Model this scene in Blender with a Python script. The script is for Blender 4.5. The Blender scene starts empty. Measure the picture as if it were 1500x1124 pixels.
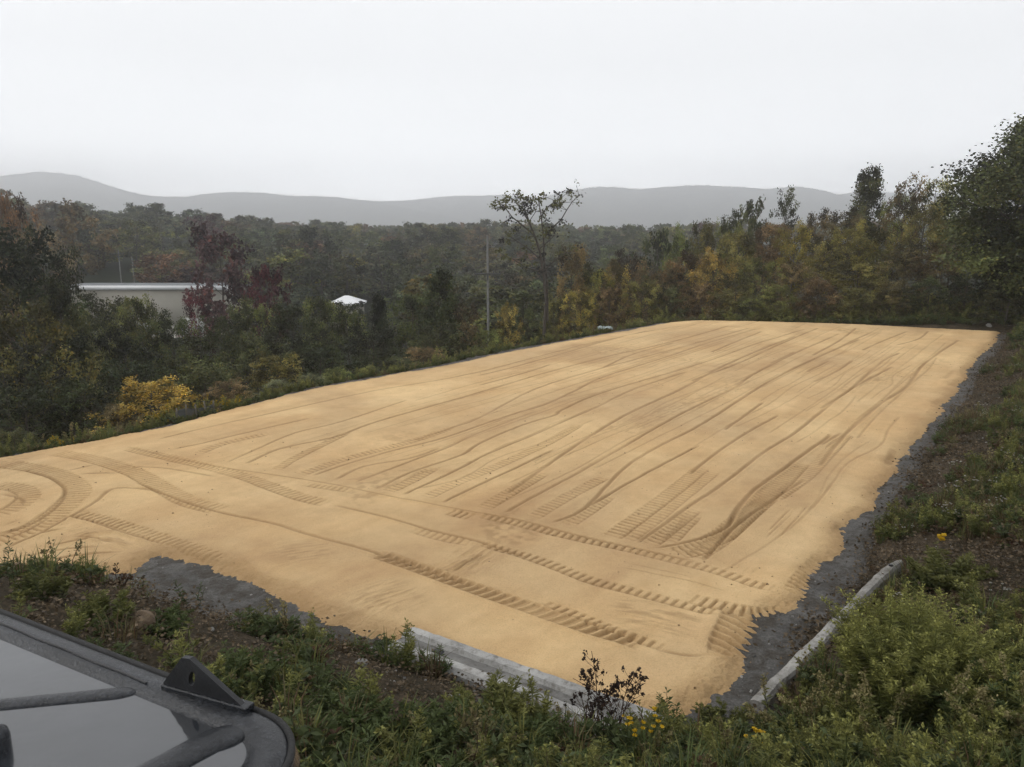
import bpy, math, random
import numpy as np
from mathutils import Vector

R = math.radians
rnd = random.Random(7)
N = np.random.default_rng(11)
SC = bpy.context.scene
COL = SC.collection

# ------------------------------------------------------------------ camera model
H = 6.0                                   # eye height above the sand pad
FPX = 1177.0
TH = math.atan((562 - 330) / FPX)
CT, ST = math.cos(TH), math.sin(TH)

def ray(px, py):
    u, v = px - 750.0, py - 562.0
    return np.array([u, FPX * CT - v * ST, -FPX * ST - v * CT])

def P(px, py, z=0.0):
    d = ray(px, py); t = (z - H) / d[2]
    return np.array([d[0] * t, d[1] * t, z])

def PY(px, py, dist):
    d = ray(px, py); t = dist / d[1]
    return np.array([d[0] * t, dist, H + d[2] * t])

# ------------------------------------------------------------------ noise
def _h(ix, iy, s):
    n = (ix.astype(np.int64) * 374761393 + iy.astype(np.int64) * 668265263 + s * 974711) & 0x7fffffff
    n = ((n ^ (n >> 13)) * 1274126177) & 0x7fffffff
    n = n ^ (n >> 16)
    return (n & 0xffff) / 65535.0

def vn(x, y, s=0):
    x = np.asarray(x, float); y = np.asarray(y, float)
    ix, iy = np.floor(x), np.floor(y); fx, fy = x - ix, y - iy
    fx = fx * fx * (3 - 2 * fx); fy = fy * fy * (3 - 2 * fy)
    a = _h(ix, iy, s); b = _h(ix + 1, iy, s); c = _h(ix, iy + 1, s); d = _h(ix + 1, iy + 1, s)
    return (a + (b - a) * fx) * (1 - fy) + (c + (d - c) * fx) * fy - 0.5

def fbm(x, y, s=0, o=4):
    r = 0; a = 1.0
    for k in range(o):
        r = r + a * vn(x * 2 ** k, y * 2 ** k, s + k * 17); a *= .5
    return r

def sst(x, a, b):
    t = np.clip((x - a) / (b - a), 0, 1); return t * t * (3 - 2 * t)

def sig(x):
    return 1 / (1 + np.exp(-np.clip(x, -40, 40)))

# ------------------------------------------------------------------ pad outline (ground coordinates, metres)
_left = [(0, 672), (60, 662), (130, 650), (200, 636), (300, 612), (400, 585), (470, 568), (560, 553), (640, 540),
         (720, 522), (800, 506), (880, 492), (930, 483), (975, 474), (1010, 471)]
_rear = [(1100, 472), (1200, 475), (1300, 479), (1400, 484), (1469, 488)]
_right = [(1451, 513), (1427, 536), (1407, 568), (1403, 579), (1384, 600), (1365, 621), (1344, 653), (1326, 676),
          (1307, 702), (1280, 746), (1262, 762), (1246, 785), (1250, 800), (1235, 825), (1200, 857), (1187, 878),
          (1123, 913), (1112, 953), (1080, 980), (1063, 1010), (1037, 1043), (1000, 1062)]
_front = [(890, 1066), (740, 1010), (600, 958), (540, 938), (500, 920), (457, 903), (383, 867), (300, 833), (233, 817),
          (213, 827), (193, 843), (100, 848), (0, 852)]
PAD = np.array([P(*p)[:2] for p in _left + _rear + _right + _front] + [[-20, 12.2], [-24, 19.5]])
C0 = P(1037, 1043)[:2]
E1 = np.array([.57, .8216]); E2 = np.array([.8216, -.57])

def sdf(x, y):
    """signed distance to the pad outline, positive outside"""
    x = np.asarray(x, float); y = np.asarray(y, float)
    best = np.full(x.shape, 1e9); ins = np.zeros(x.shape, bool)
    n = len(PAD)
    for i in range(n):
        ax, ay = PAD[i]; bx, by = PAD[(i + 1) % n]
        ex, ey = bx - ax, by - ay
        t = np.clip(((x - ax) * ex + (y - ay) * ey) / (ex * ex + ey * ey), 0, 1)
        d = (x - ax - t * ex) ** 2 + (y - ay - t * ey) ** 2
        best = np.minimum(best, d)
        c = ((ay > y) != (by > y))
        with np.errstate(divide='ignore', invalid='ignore'):
            xi = ax + (y - ay) * ex / (ey if ey != 0 else 1e-9)
        ins ^= c & (x < xi)
    d = np.sqrt(best)
    return np.where(ins, -d, d)

def apron(x, y):
    """width of the grey gravel border"""
    b = (x - C0[0]) * E2[0] + (y - C0[1]) * E2[1]
    a = (x - C0[0]) * E1[0] + (y - C0[1]) * E1[1]
    w = .10 + .30 * sig((b + .6) / .3) * sst(a, 46, 40) * sst(a, -1.5, -.5) + 1.5 * np.exp(-((x + 4.6) ** 2 / 5.5 + (y - 12.3) ** 2 / 2.2))
    w = w + .24 * sig((b + .8) / .3) * sst(a, 6.5, 3.5) * sst(a, -1.8, -.8)
    w = w + .4 * sig((-b - 16.5) / .6) * sst(a, 8, 18) * sst(a, 40, 34)
    return w

def terrain(x, y):
    x = np.asarray(x, float); y = np.asarray(y, float)
    d = sdf(x, y); w = apron(x, y)
    a = (x - C0[0]) * E1[0] + (y - C0[1]) * E1[1]
    b = (x - C0[0]) * E2[0] + (y - C0[1]) * E2[1]
    hill = 4.9 * sig((-a - 1.5) / 1.6) * sst(x, -60, -20)
    right = 3.8 * sig((b - 2.5) / 1.8)
    rear = .9 * sig((a - 48) / 1.5)
    left = -9.5 * sig((-22 - b) / 3.5) * (1 - sig((-a - 4) / 3))
    k = 1 - hill / 4.9
    G = hill + right * k + rear * k * (1 - sig((-20 - b) / 3)) + left
    s = .46 - .06 * sig(b / 1.0)
    dd = np.maximum(d - w, 0)
    lim = s * dd
    z = np.where(G > 0, lim * np.tanh(G / np.maximum(lim, 1e-4)), -lim * np.tanh(-G / np.maximum(lim, 1e-4)))
    amp = sst(dd, 0, 1.5)
    z = z + amp * (.10 * fbm(x * .7, y * .7, 3) + .05 * fbm(x * 3, y * 3, 5, 3)) 
    RR = np.hypot(x, y)
    z = z + sst(RR, 50, 90) * 1.2 * fbm(x * .03, y * .03, 9)
    # far valley and the slopes beyond it
    az = 750 + FPX * x / np.maximum(y, 1.0)
    tgt = np.interp(az, [-600, 0, 150, 300, 420, 550, 700, 900, 1100, 1500], [10, 5.5, 3.5, 1.0, -1.0, -3.0, -2.0, -3.5, -2, 0])
    fw = sst(RR, 95, 250) * (y > 0)
    z = z * (1 - fw) + tgt * fw
    z = z - sst(RR, 290, 900) * 12 * (y > 0)
    z = np.where(d < w * .8, np.minimum(z, -.06), z)
    return z

def gz(x, y):
    return float(terrain(np.array([x]), np.array([y]))[0])

def G(px, py):
    """point where the sight line through a photo pixel meets the terrain"""
    d = ray(px, py); d = d / d[1]
    t = np.concatenate([np.linspace(1.5, 60, 1200), np.linspace(60, 300, 500)])
    X = d[0] * t; Z = H + d[2] * t
    T = np.maximum(terrain(X, t), np.where(sdf(X, t) < 0, 0.0, -99))
    k = np.argmax(Z < T)
    return np.array([X[k], t[k], T[k]])

# ------------------------------------------------------------------ object helpers
def tag(o, label=None, cat=None, group=None, kind=None):
    if label: o['label'] = label
    if cat: o['category'] = cat
    if group: o['group'] = group
    if kind: o['kind'] = kind
    return o

def empty(name, loc, rz=0):
    o = bpy.data.objects.new(name, None); COL.objects.link(o)
    o.location = loc; o.rotation_euler = (0, 0, rz); o.empty_display_size = .3
    return o

def np_mesh(name, V, Q, mat, C=None, smooth=False, attrs=None):
    """mesh from arrays: V (n,3), Q (m,k), optional per-vertex colours C (n,3)"""
    V = np.ascontiguousarray(V, np.float32); Q = np.ascontiguousarray(Q, np.int32)
    me = bpy.data.meshes.new(name)
    n, (m, k) = len(V), Q.shape
    me.vertices.add(n); me.vertices.foreach_set('co', V.ravel())
    me.loops.add(m * k); me.loops.foreach_set('vertex_index', Q.ravel())
    me.polygons.add(m); me.polygons.foreach_set('loop_start', np.arange(0, m * k, k, dtype=np.int32))
    if smooth: me.polygons.foreach_set('use_smooth', np.ones(m, bool))
    if C is not None:
        at = me.attributes.new('leafcol', 'FLOAT_COLOR', 'POINT')
        CC = np.ones((n, 4), np.float32); CC[:, :3] = C
        at.data.foreach_set('color', CC.ravel())
    for nm, arr in (attrs or {}).items():
        at = me.attributes.new(nm, 'FLOAT', 'POINT'); at.data.foreach_set('value', np.ascontiguousarray(arr, np.float32))
    me.update(calc_edges=True)
    if mat: me.materials.append(mat)
    return me

def ob(name, me, parent=None, loc=None):
    o = bpy.data.objects.new(name, me); COL.objects.link(o)
    if parent: o.parent = parent
    if loc is not None: o.location = loc
    return o

class PM:
    """collects quads with vertex colours"""
    def __init__(s): s.V = []; s.Q = []; s.C = []; s.n = 0
    def add(s, V, Q, C):
        V = np.asarray(V, float); Q = np.asarray(Q, int)
        C = np.broadcast_to(np.asarray(C, float), (len(V), 3))
        s.V.append(V); s.Q.append(Q + s.n); s.C.append(C); s.n += len(V)
    def leaves(s, c, d, L, W, col, rng=N, curl=0.0):
        c = np.atleast_2d(c); n = len(c)
        if n == 0: return
        d = d / np.maximum(np.linalg.norm(d, axis=1, keepdims=True), 1e-6)
        r = rng.normal(size=(n, 3)); w = np.cross(d, r); w /= np.maximum(np.linalg.norm(w, axis=1, keepdims=True), 1e-6)
        L = np.broadcast_to(L, n)[:, None]; W = np.broadcast_to(W, n)[:, None]
        V = np.empty((n, 4, 3))
        V[:, 0] = c - d * L * .5; V[:, 1] = c + w * W * .5 + d * L * .05; V[:, 2] = c + d * L * .5; V[:, 3] = c - w * W * .5 + d * L * .05
        V[:, 2, 2] -= curl * L[:, 0]
        C = np.broadcast_to(np.asarray(col, float), (n, 3))
        s.add(V.reshape(-1, 3), np.arange(n * 4).reshape(-1, 4), np.repeat(C, 4, axis=0))
    def tube(s, pts, r0, r1, col, k=4, ri=None):
        pts = np.asarray(pts, float); n = len(pts)
        t = np.gradient(pts, axis=0); t /= np.maximum(np.linalg.norm(t, axis=1, keepdims=True), 1e-6)
        ref = np.array([.31, .17, .93]) if abs(t[0, 2]) < .8 else np.array([1., .1, 0])
        u = np.cross(t, ref); u /= np.maximum(np.linalg.norm(u, axis=1, keepdims=True), 1e-6); v = np.cross(t, u)
        rr = np.linspace(r0, r1, n) if ri is None else np.asarray(ri)
        a = np.arange(k) * 2 * math.pi / k
        V = pts[:, None] + rr[:, None, None] * (np.cos(a)[None, :, None] * u[:, None] + np.sin(a)[None, :, None] * v[:, None])
        Q = []
        for i in range(n - 1):
            for j in range(k):
                Q.append((i * k + j, i * k + (j + 1) % k, (i + 1) * k + (j + 1) % k, (i + 1) * k + j))
        s.add(V.reshape(-1, 3), Q, col)
    def arrays(s):
        return np.concatenate(s.V), np.concatenate(s.Q), np.concatenate(s.C)
    def mesh(s, name, mat, smooth=False):
        V, Q, C = s.arrays(); return np_mesh(name, V, Q, mat, C, smooth)

# ------------------------------------------------------------------ materials
def newmat(name):
    m = bpy.data.materials.new(name); m.use_nodes = True
    nt = m.node_tree; return m, nt, nt.nodes, nt.links, nt.nodes['Principled BSDF']

def nz(nt, scale, detail=5, rough=.55, vec=None, dist=0):
    n = nt.nodes.new('ShaderNodeTexNoise'); n.inputs['Scale'].default_value = scale
    n.inputs['Detail'].default_value = detail; n.inputs['Roughness'].default_value = rough
    n.inputs['Distortion'].default_value = dist
    if vec is not None: nt.links.new(vec, n.inputs['Vector'])
    return n

def ramp(nt, fac, stops):
    r = nt.nodes.new('ShaderNodeValToRGB'); e = r.color_ramp.elements
    while len(e) < len(stops): e.new(.5)
    for k, (p, c) in enumerate(stops):
        e[k].position = p; e[k].color = (*c, 1) if len(c) == 3 else c
    nt.links.new(fac, r.inputs['Fac']); return r

def mixc(nt, fac, a, b, mode='MIX'):
    m = nt.nodes.new('ShaderNodeMix'); m.data_type = 'RGBA'; m.blend_type = mode
    for s, v in ((m.inputs[0], fac), (m.inputs[6], a), (m.inputs[7], b)):
        if isinstance(v, (int, float)): s.default_value = v
        elif isinstance(v, tuple): s.default_value = (*v, 1)
        else: nt.links.new(v, s)
    return m.outputs[2]

def geo(nt):
    return nt.nodes.new('ShaderNodeNewGeometry').outputs['Position']

def objc(nt):
    return nt.nodes.new('ShaderNodeTexCoord').outputs['Object']

def mp(nt, vec, scale=(1, 1, 1), rot=(0, 0, 0)):
    m = nt.nodes.new('ShaderNodeMapping'); m.inputs['Scale'].default_value = scale; m.inputs['Rotation'].default_value = rot
    nt.links.new(vec, m.inputs['Vector']); return m.outputs[0]

def bump(nt, hgt, dist, strength=1.0):
    b = nt.nodes.new('ShaderNodeBump'); b.inputs['Distance'].default_value = dist; b.inputs['Strength'].default_value = strength
    nt.links.new(hgt, b.inputs['Height'])
    nt.links.new(b.outputs[0], nt.nodes['Principled BSDF'].inputs['Normal']); return b

def attr(nt, name):
    a = nt.nodes.new('ShaderNodeAttribute'); a.attribute_name = name; return a

def leaf_mat(name, transl=.25, rough=.6, mul=1.0):
    m, nt, nd, lk, bs = newmat(name)
    a = attr(nt, 'leafcol'); oi = nd.new('ShaderNodeObjectInfo')
    c = mixc(nt, 1.0, a.outputs['Color'], oi.outputs['Color'], 'MULTIPLY')
    if mul != 1: c = mixc(nt, 1.0, c, (mul, mul, mul), 'MULTIPLY')
    lk.new(c, bs.inputs['Base Color']); bs.inputs['Roughness'].default_value = rough
    bs.inputs['Specular IOR Level'].default_value = .25
    tr = nd.new('ShaderNodeBsdfTranslucent'); lk.new(c, tr.inputs['Color'])
    mx = nd.new('ShaderNodeMixShader'); mx.inputs[0].default_value = transl
    lk.new(bs.outputs[0], mx.inputs[1]); lk.new(tr.outputs[0], mx.inputs[2])
    lk.new(mx.outputs[0], nd['Material Output'].inputs['Surface'])
    return m

M = {}
M['leaf'] = leaf_mat('foliage', .18)
M['weed'] = leaf_mat('weed_leaves', .3)

def simple(name, col, rough=.7, var=.25, scale=8, bmp=0.0, metal=0, spec=.5, bscale=None):
    m, nt, nd, lk, bs = newmat(name)
    v = objc(nt); n = nz(nt, scale, 6, .6, v)
    lo = tuple(c * (1 - var) for c in col); hi = tuple(min(1, c * (1 + var)) for c in col)
    r = ramp(nt, n.outputs['Fac'], [(.3, lo), (.7, hi)])
    lk.new(r.outputs[0], bs.inputs['Base Color']); bs.inputs['Roughness'].default_value = rough
    bs.inputs['Metallic'].default_value = metal; bs.inputs['Specular IOR Level'].default_value = spec
    if bmp:
        n2 = nz(nt, bscale or scale * 4, 6, .65, v); bump(nt, n2.outputs['Fac'], bmp)
    M[name] = m; return m

# bark
simple('bark', (.075, .062, .05), .9, .4, 6, .01)
simple('pole_wood', (.22, .22, .21), .85, .2, 3, .004)
simple('grey_bracket', (.07, .07, .07), .6)
simple('building_wall', (.34, .32, .27), .7, .12, .3)
simple('white_trim', (.80, .81, .82), .5, .04, 1)
simple('roof_membrane', (.16, .17, .18), .8, .15, .4)
simple('white_roof', (.78, .79, .80), .5, .05, 1)
simple('dark_glass', (.02, .022, .025), .15, .2, 1)
simple('dock_door', (.42, .42, .40), .6, .08, 1)
simple('stone', (.26, .24, .215), .85, .35, 5, .02)
simple('pale_stone', (.24, .235, .22), .85, .25, 5, .02)
simple('brown_stone', (.17, .12, .075), .85, .3, 5, .02)
simple('silt_fabric', (.085, .09, .088), .8, .3, 3)
simple('stake_wood', (.10, .09, .07), .85, .3, 6)
simple('plastic_sheet', (.30, .36, .36), .35, .1, 4)
simple('wire', (.03, .03, .03), .6)

def concrete_mat(name, a, b, c):
    m, nt, nd, lk, bs = newmat(name); v = objc(nt)
    n1 = nz(nt, 1.6, 8, .68, v, .3); n2 = nz(nt, 9, 8, .7, v); n3 = nz(nt, 90, 3, .6, v)
    r1 = ramp(nt, n1.outputs['Fac'], [(.33, c), (.5, a), (.68, b)])
    r2 = ramp(nt, n2.outputs['Fac'], [(.36, (.45, .42, .38)), (.5, (1, 1, 1))])
    c1 = mixc(nt, .75, r1.outputs[0], r2.outputs[0], 'MULTIPLY')
    r3 = ramp(nt, n3.outputs['Fac'], [(.3, (.7, .7, .7)), (.6, (1.0, 1.0, 1.0))])
    c1 = mixc(nt, .6, c1, r3.outputs[0], 'MULTIPLY')
    lk.new(c1, bs.inputs['Base Color']); bs.inputs['Roughness'].default_value = .85
    n4 = nz(nt, 26, 8, .75, v); bump(nt, n4.outputs['Fac'], .02)
    M[name] = m
concrete_mat('concrete', (.36, .355, .34), (.48, .47, .45), (.20, .195, .18))
concrete_mat('concrete_stained', (.17, .165, .155), (.24, .235, .22), (.10, .095, .085))
concrete_mat('concrete_pale', (.29, .28, .26), (.42, .41, .38), (.12, .11, .09))

# sand
m, nt, nd, lk, bs = newmat('sand'); M['sand'] = m
g = geo(nt)
ang = math.atan2(E1[1], E1[0])
vr = mp(nt, g, (1, 1, 1), (0, 0, -ang))
st = mp(nt, vr, (.12, .8, 1)); s1 = nz(nt, 1.0, 6, .6, st, .4)
s2 = nz(nt, .35, 6, .6, g, .6)
s3 = nz(nt, 3.2, 6, .65, g)
s4 = nz(nt, 45, 8, .75, g)
s5 = nz(nt, .13, 4, .6, vr, .8)
r1 = ramp(nt, s1.outputs['Fac'], [(.34, (.53, .345, .170)), (.52, (.66, .46, .232)), (.68, (.74, .535, .285))])
r2 = ramp(nt, s2.outputs['Fac'], [(.38, (.60, .385, .188)), (.62, (.74, .535, .285))])
c1 = mixc(nt, .5, r1.outputs[0], r2.outputs[0])
r3 = ramp(nt, s3.outputs['Fac'], [(.3, (.90, .885, .87)), (.6, (1.03, 1.03, 1.03))])
c1 = mixc(nt, .7, c1, r3.outputs[0], 'MULTIPLY')
r4 = ramp(nt, s4.outputs['Fac'], [(.30, (.66, .63, .60)), (.46, (1, 1, 1)), (.66, (1.12, 1.12, 1.12))])
c1 = mixc(nt, .85, c1, r4.outputs[0], 'MULTIPLY')
r5 = ramp(nt, s5.outputs['Fac'], [(.36, (.84, .83, .85)), (.6, (1.04, 1.04, 1.03))])
c1 = mixc(nt, 1.0, c1, r5.outputs[0], 'MULTIPLY')
dm = attr(nt, 'damp_and_shade')
c1 = mixc(nt, dm.outputs['Fac'], c1, (.275, .165, .073))  # moist sand colour, with the shade of the track grooves painted in
lk.new(c1, bs.inputs['Base Color']); bs.inputs['Roughness'].default_value = .9; bs.inputs['Specular IOR Level'].default_value = .2
b4 = nz(nt, 30, 6, .7, g); bump(nt, b4.outputs['Fac'], .035, 1.0)

# gravel
m, nt, nd, lk, bs = newmat('gravel'); M['gravel'] = m
g = geo(nt)
vo = nd.new('ShaderNodeTexVoronoi'); vo.inputs['Scale'].default_value = 34; lk.new(g, vo.inputs['Vector'])
n1 = nz(nt, 1.2, 6, .6, g); n2 = nz(nt, 14, 6, .7, g)
r1 = ramp(nt, n1.outputs['Fac'], [(.3, (.105, .100, .093)), (.7, (.215, .205, .190))])
r2 = ramp(nt, n2.outputs['Fac'], [(.3, (.6, .6, .6)), (.65, (1.15, 1.15, 1.15))])
c1 = mixc(nt, 1.0, r1.outputs[0], r2.outputs[0], 'MULTIPLY')
n3 = nz(nt, 2.6, 7, .7, g, .8); rd = ramp(nt, n3.outputs['Fac'], [(.44, (0, 0, 0)), (.60, (1, 1, 1))])
c1 = mixc(nt, rd.outputs[0], c1, (.075, .062, .045))
rv = ramp(nt, vo.outputs['Distance'], [(.0, (1.15, 1.15, 1.15)), (.6, (.65, .65, .65))])
c1 = mixc(nt, .8, c1, rv.outputs[0], 'MULTIPLY')
lk.new(c1, bs.inputs['Base Color']); bs.inputs['Roughness'].default_value = .8
bump(nt, n2.outputs['Fac'], .14)

# ground
m, nt, nd, lk, bs = newmat('soil'); M['soil'] = m
g = geo(nt)
n1 = nz(nt, .9, 8, .65, g, .5); n2 = nz(nt, 9, 8, .7, g); n3 = nz(nt, 45, 4, .65, g)
r1 = ramp(nt, n1.outputs['Fac'], [(.3, (.030, .027, .015)), (.48, (.052, .041, .026)), (.66, (.092, .070, .047))])
r2 = ramp(nt, n2.outputs['Fac'], [(.3, (.45, .45, .42)), (.5, (1, 1, 1)), (.72, (1.6, 1.5, 1.35))])
c1 = mixc(nt, 1.0, r1.outputs[0], r2.outputs[0], 'MULTIPLY')
r3 = ramp(nt, n3.outputs['Fac'], [(.3, (.5, .5, .5)), (.7, (1.4, 1.4, 1.4))])
c1 = mixc(nt, .8, c1, r3.outputs[0], 'MULTIPLY')
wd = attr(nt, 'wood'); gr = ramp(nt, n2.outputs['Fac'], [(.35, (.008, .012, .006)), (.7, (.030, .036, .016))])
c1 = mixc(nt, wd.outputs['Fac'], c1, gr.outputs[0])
lk.new(c1, bs.inputs['Base Color']); bs.inputs['Roughness'].default_value = .95; bs.inputs['Specular IOR Level'].default_value = .15
bump(nt, n2.outputs['Fac'], .10)

# far hills
m, nt, nd, lk, bs = newmat('hill_forest'); M['hill'] = m
g = geo(nt); n1 = nz(nt, .02, 8, .7, g); n2 = nz(nt, .12, 4, .7, g)
r1 = ramp(nt, n1.outputs['Fac'], [(.3, (.035, .045, .034)), (.7, (.13, .125, .095))])
r2 = ramp(nt, n2.outputs['Fac'], [(.35, (.1, .1, .1)), (.65, (2.2, 2.2, 2.2))])
lk.new(mixc(nt, 1.0, r1.outputs[0], r2.outputs[0], 'MULTIPLY'), bs.inputs['Base Color']); bs.inputs['Roughness'].default_value = 1
bs.inputs['Specular IOR Level'].default_value = 0

# wet black vehicle paint
m, nt, nd, lk, bs = newmat('wet_black_paint'); M['paint'] = m
v = objc(nt); n1 = nz(nt, 5, 8, .7, v); n2 = nz(nt, 160, 2, .5, v); n3 = nz(nt, 1.5, 4, .6, v)
r1 = ramp(nt, n1.outputs['Fac'], [(.3, (.016, .018, .021)), (.7, (.030, .033, .039))])
lk.new(r1.outputs[0], bs.inputs['Base Color'])
rr = ramp(nt, n3.outputs['Fac'], [(.42, (.015,) * 3), (.60, (.16,) * 3)]); lk.new(rr.outputs[0], bs.inputs['Roughness'])
nb = nz(nt, 7, 3, .5, v); bump(nt, nb.outputs['Fac'], .004, .6)
bs.inputs['Specular IOR Level'].default_value = .8
bs.inputs['Coat Weight'].default_value = .8; bs.inputs['Coat Roughness'].default_value = .03; bs.inputs['Coat IOR'].default_value = 1.5
m, nt, nd, lk, bs = newmat('droplet_paint'); M['paint_rough'] = m
v = objc(nt); n1 = nz(nt, 70, 4, .7, v); n2 = nz(nt, 6, 6, .7, v)
r1 = ramp(nt, n1.outputs['Fac'], [(.35, (.008, .009, .011)), (.62, (.020, .022, .026)), (.80, (.08, .085, .095))])
r2 = ramp(nt, n2.outputs['Fac'], [(.35, (.6, .6, .6)), (.7, (1.5, 1.5, 1.5))])
lk.new(mixc(nt, 1.0, r1.outputs[0], r2.outputs[0], 'MULTIPLY'), bs.inputs['Base Color']); bs.inputs['Roughness'].default_value = .22; bs.inputs['Specular IOR Level'].default_value = .32
bs.inputs['Coat Weight'].default_value = .15; bs.inputs['Coat Roughness'].default_value = .12
bump(nt, n1.outputs['Fac'], .004)
simple('black_steel', (.008, .0085, .010), .45, .5, 20, .002)
simple('rubber', (.018, .018, .018), .85, .3, 20, .004)
simple('rusty_mud', (.07, .03, .022), .7, .6, 12, .01)
simple('seat_vinyl', (.03, .03, .03), .6)

# ------------------------------------------------------------------ polar sheets (fine near the eye, coarse far away)
def polar_grid(y0, y1, ny, s0, s1, nx):
    yy = np.geomspace(y0, y1, ny)
    ss = np.linspace(s0, s1, nx)
    Y, S = np.meshgrid(yy, ss, indexing='ij')
    return S * (Y + 2.0), Y

def sheet(name, X, Y, Z, keep, mat, attrs=None):
    ny, nx = X.shape
    idx = np.arange(ny * nx).reshape(ny, nx)
    Q = np.stack([idx[:-1, :-1], idx[:-1, 1:], idx[1:, 1:], idx[1:, :-1]], -1).reshape(-1, 4)
    if keep is not None:
        kf = keep.ravel(); k = kf[Q].any(1); Q = Q[k]
    used = np.zeros(ny * nx, bool); used[Q.ravel()] = True
    remap = np.cumsum(used) - 1
    V = np.stack([X.ravel(), Y.ravel(), Z.ravel()], 1)[used]
    at = {k: v.ravel()[used] for k, v in (attrs or {}).items()}
    me = np_mesh(name, V, remap[Q], mat, None, True, at)
    o = ob(name, me); tag(o, kind='structure'); return o

# terrain: near fan, a ring of ground around and behind, far sheet
rr = np.concatenate([np.linspace(0.05, 1.5, 8), np.geomspace(1.7, 60, 420), np.geomspace(61, 3800, 150)])
aa = np.concatenate([np.linspace(-math.pi, R(45), 110)[:-1], np.linspace(R(45), R(135), 620), np.linspace(R(135), math.pi, 30)[1:]])
RRg, AAg = np.meshgrid(rr, aa, indexing='ij')
X = RRg * np.cos(AAg); Y = RRg * np.sin(AAg)
Z = terrain(X, Y)
dS = sdf(X, Y)
bb = (X - C0[0]) * E2[0] + (Y - C0[1]) * E2[1]
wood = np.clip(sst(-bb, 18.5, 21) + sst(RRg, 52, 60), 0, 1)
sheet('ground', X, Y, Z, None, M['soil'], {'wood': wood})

# gravel apron
X, Y = polar_grid(7.2, 60, 620, -1.0, .85, 760)
d = sdf(X, Y); w = apron(X, Y) + .30 * fbm(X * .9, Y * .9, 31) + .25 * fbm(X * 4, Y * 4, 33)
Z = .012 + .015 * fbm(X * 2.5, Y * 2.5, 37) + .016 * fbm(X * 14, Y * 14, 39, 3)
Z = Z - .5 * np.maximum(d - w, 0)
# crossing wheel ruts in the gravel
sheet('gravel_apron', X, Y, Z, (d > -1.6) & (d < w + .25), M['gravel'])

# sand pad with wheel tracks
X, Y = polar_grid(8.0, 54, 1400, -.95, .82, 1250)
d = sdf(X, Y)
dn = d + .22 * fbm(X * .9, Y * .9, 51) + .09 * fbm(X * 5, Y * 5, 53) + .03 * fbm(X * 22, Y * 22, 55, 2)
th = sst(-dn, -.10, .45)
Z = -.03 + .15 * th + .03 * fbm(X * .25, Y * .25, 57) * th + .004 * fbm(X * 2.2, Y * 2.2, 59) * th
damp_and_shade = np.clip(.5 * (1 - sst(-dn, .08, .75 + .5 * fbm(X * .8, Y * .8, 81))) , 0, 1)
damp_and_shade = np.maximum(damp_and_shade, .55 * sst(fbm(X * .35 * .9, Y * .2, 83, 3), .28, .6) * sst(fbm(X * 7, Y * 7, 84, 2), -.3, .4))
shp = X.shape; Xf, Yf, Zf, Df, df = X.ravel(), Y.ravel(), Z.ravel().copy(), damp_and_shade.ravel().copy(), d.ravel()
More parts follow.
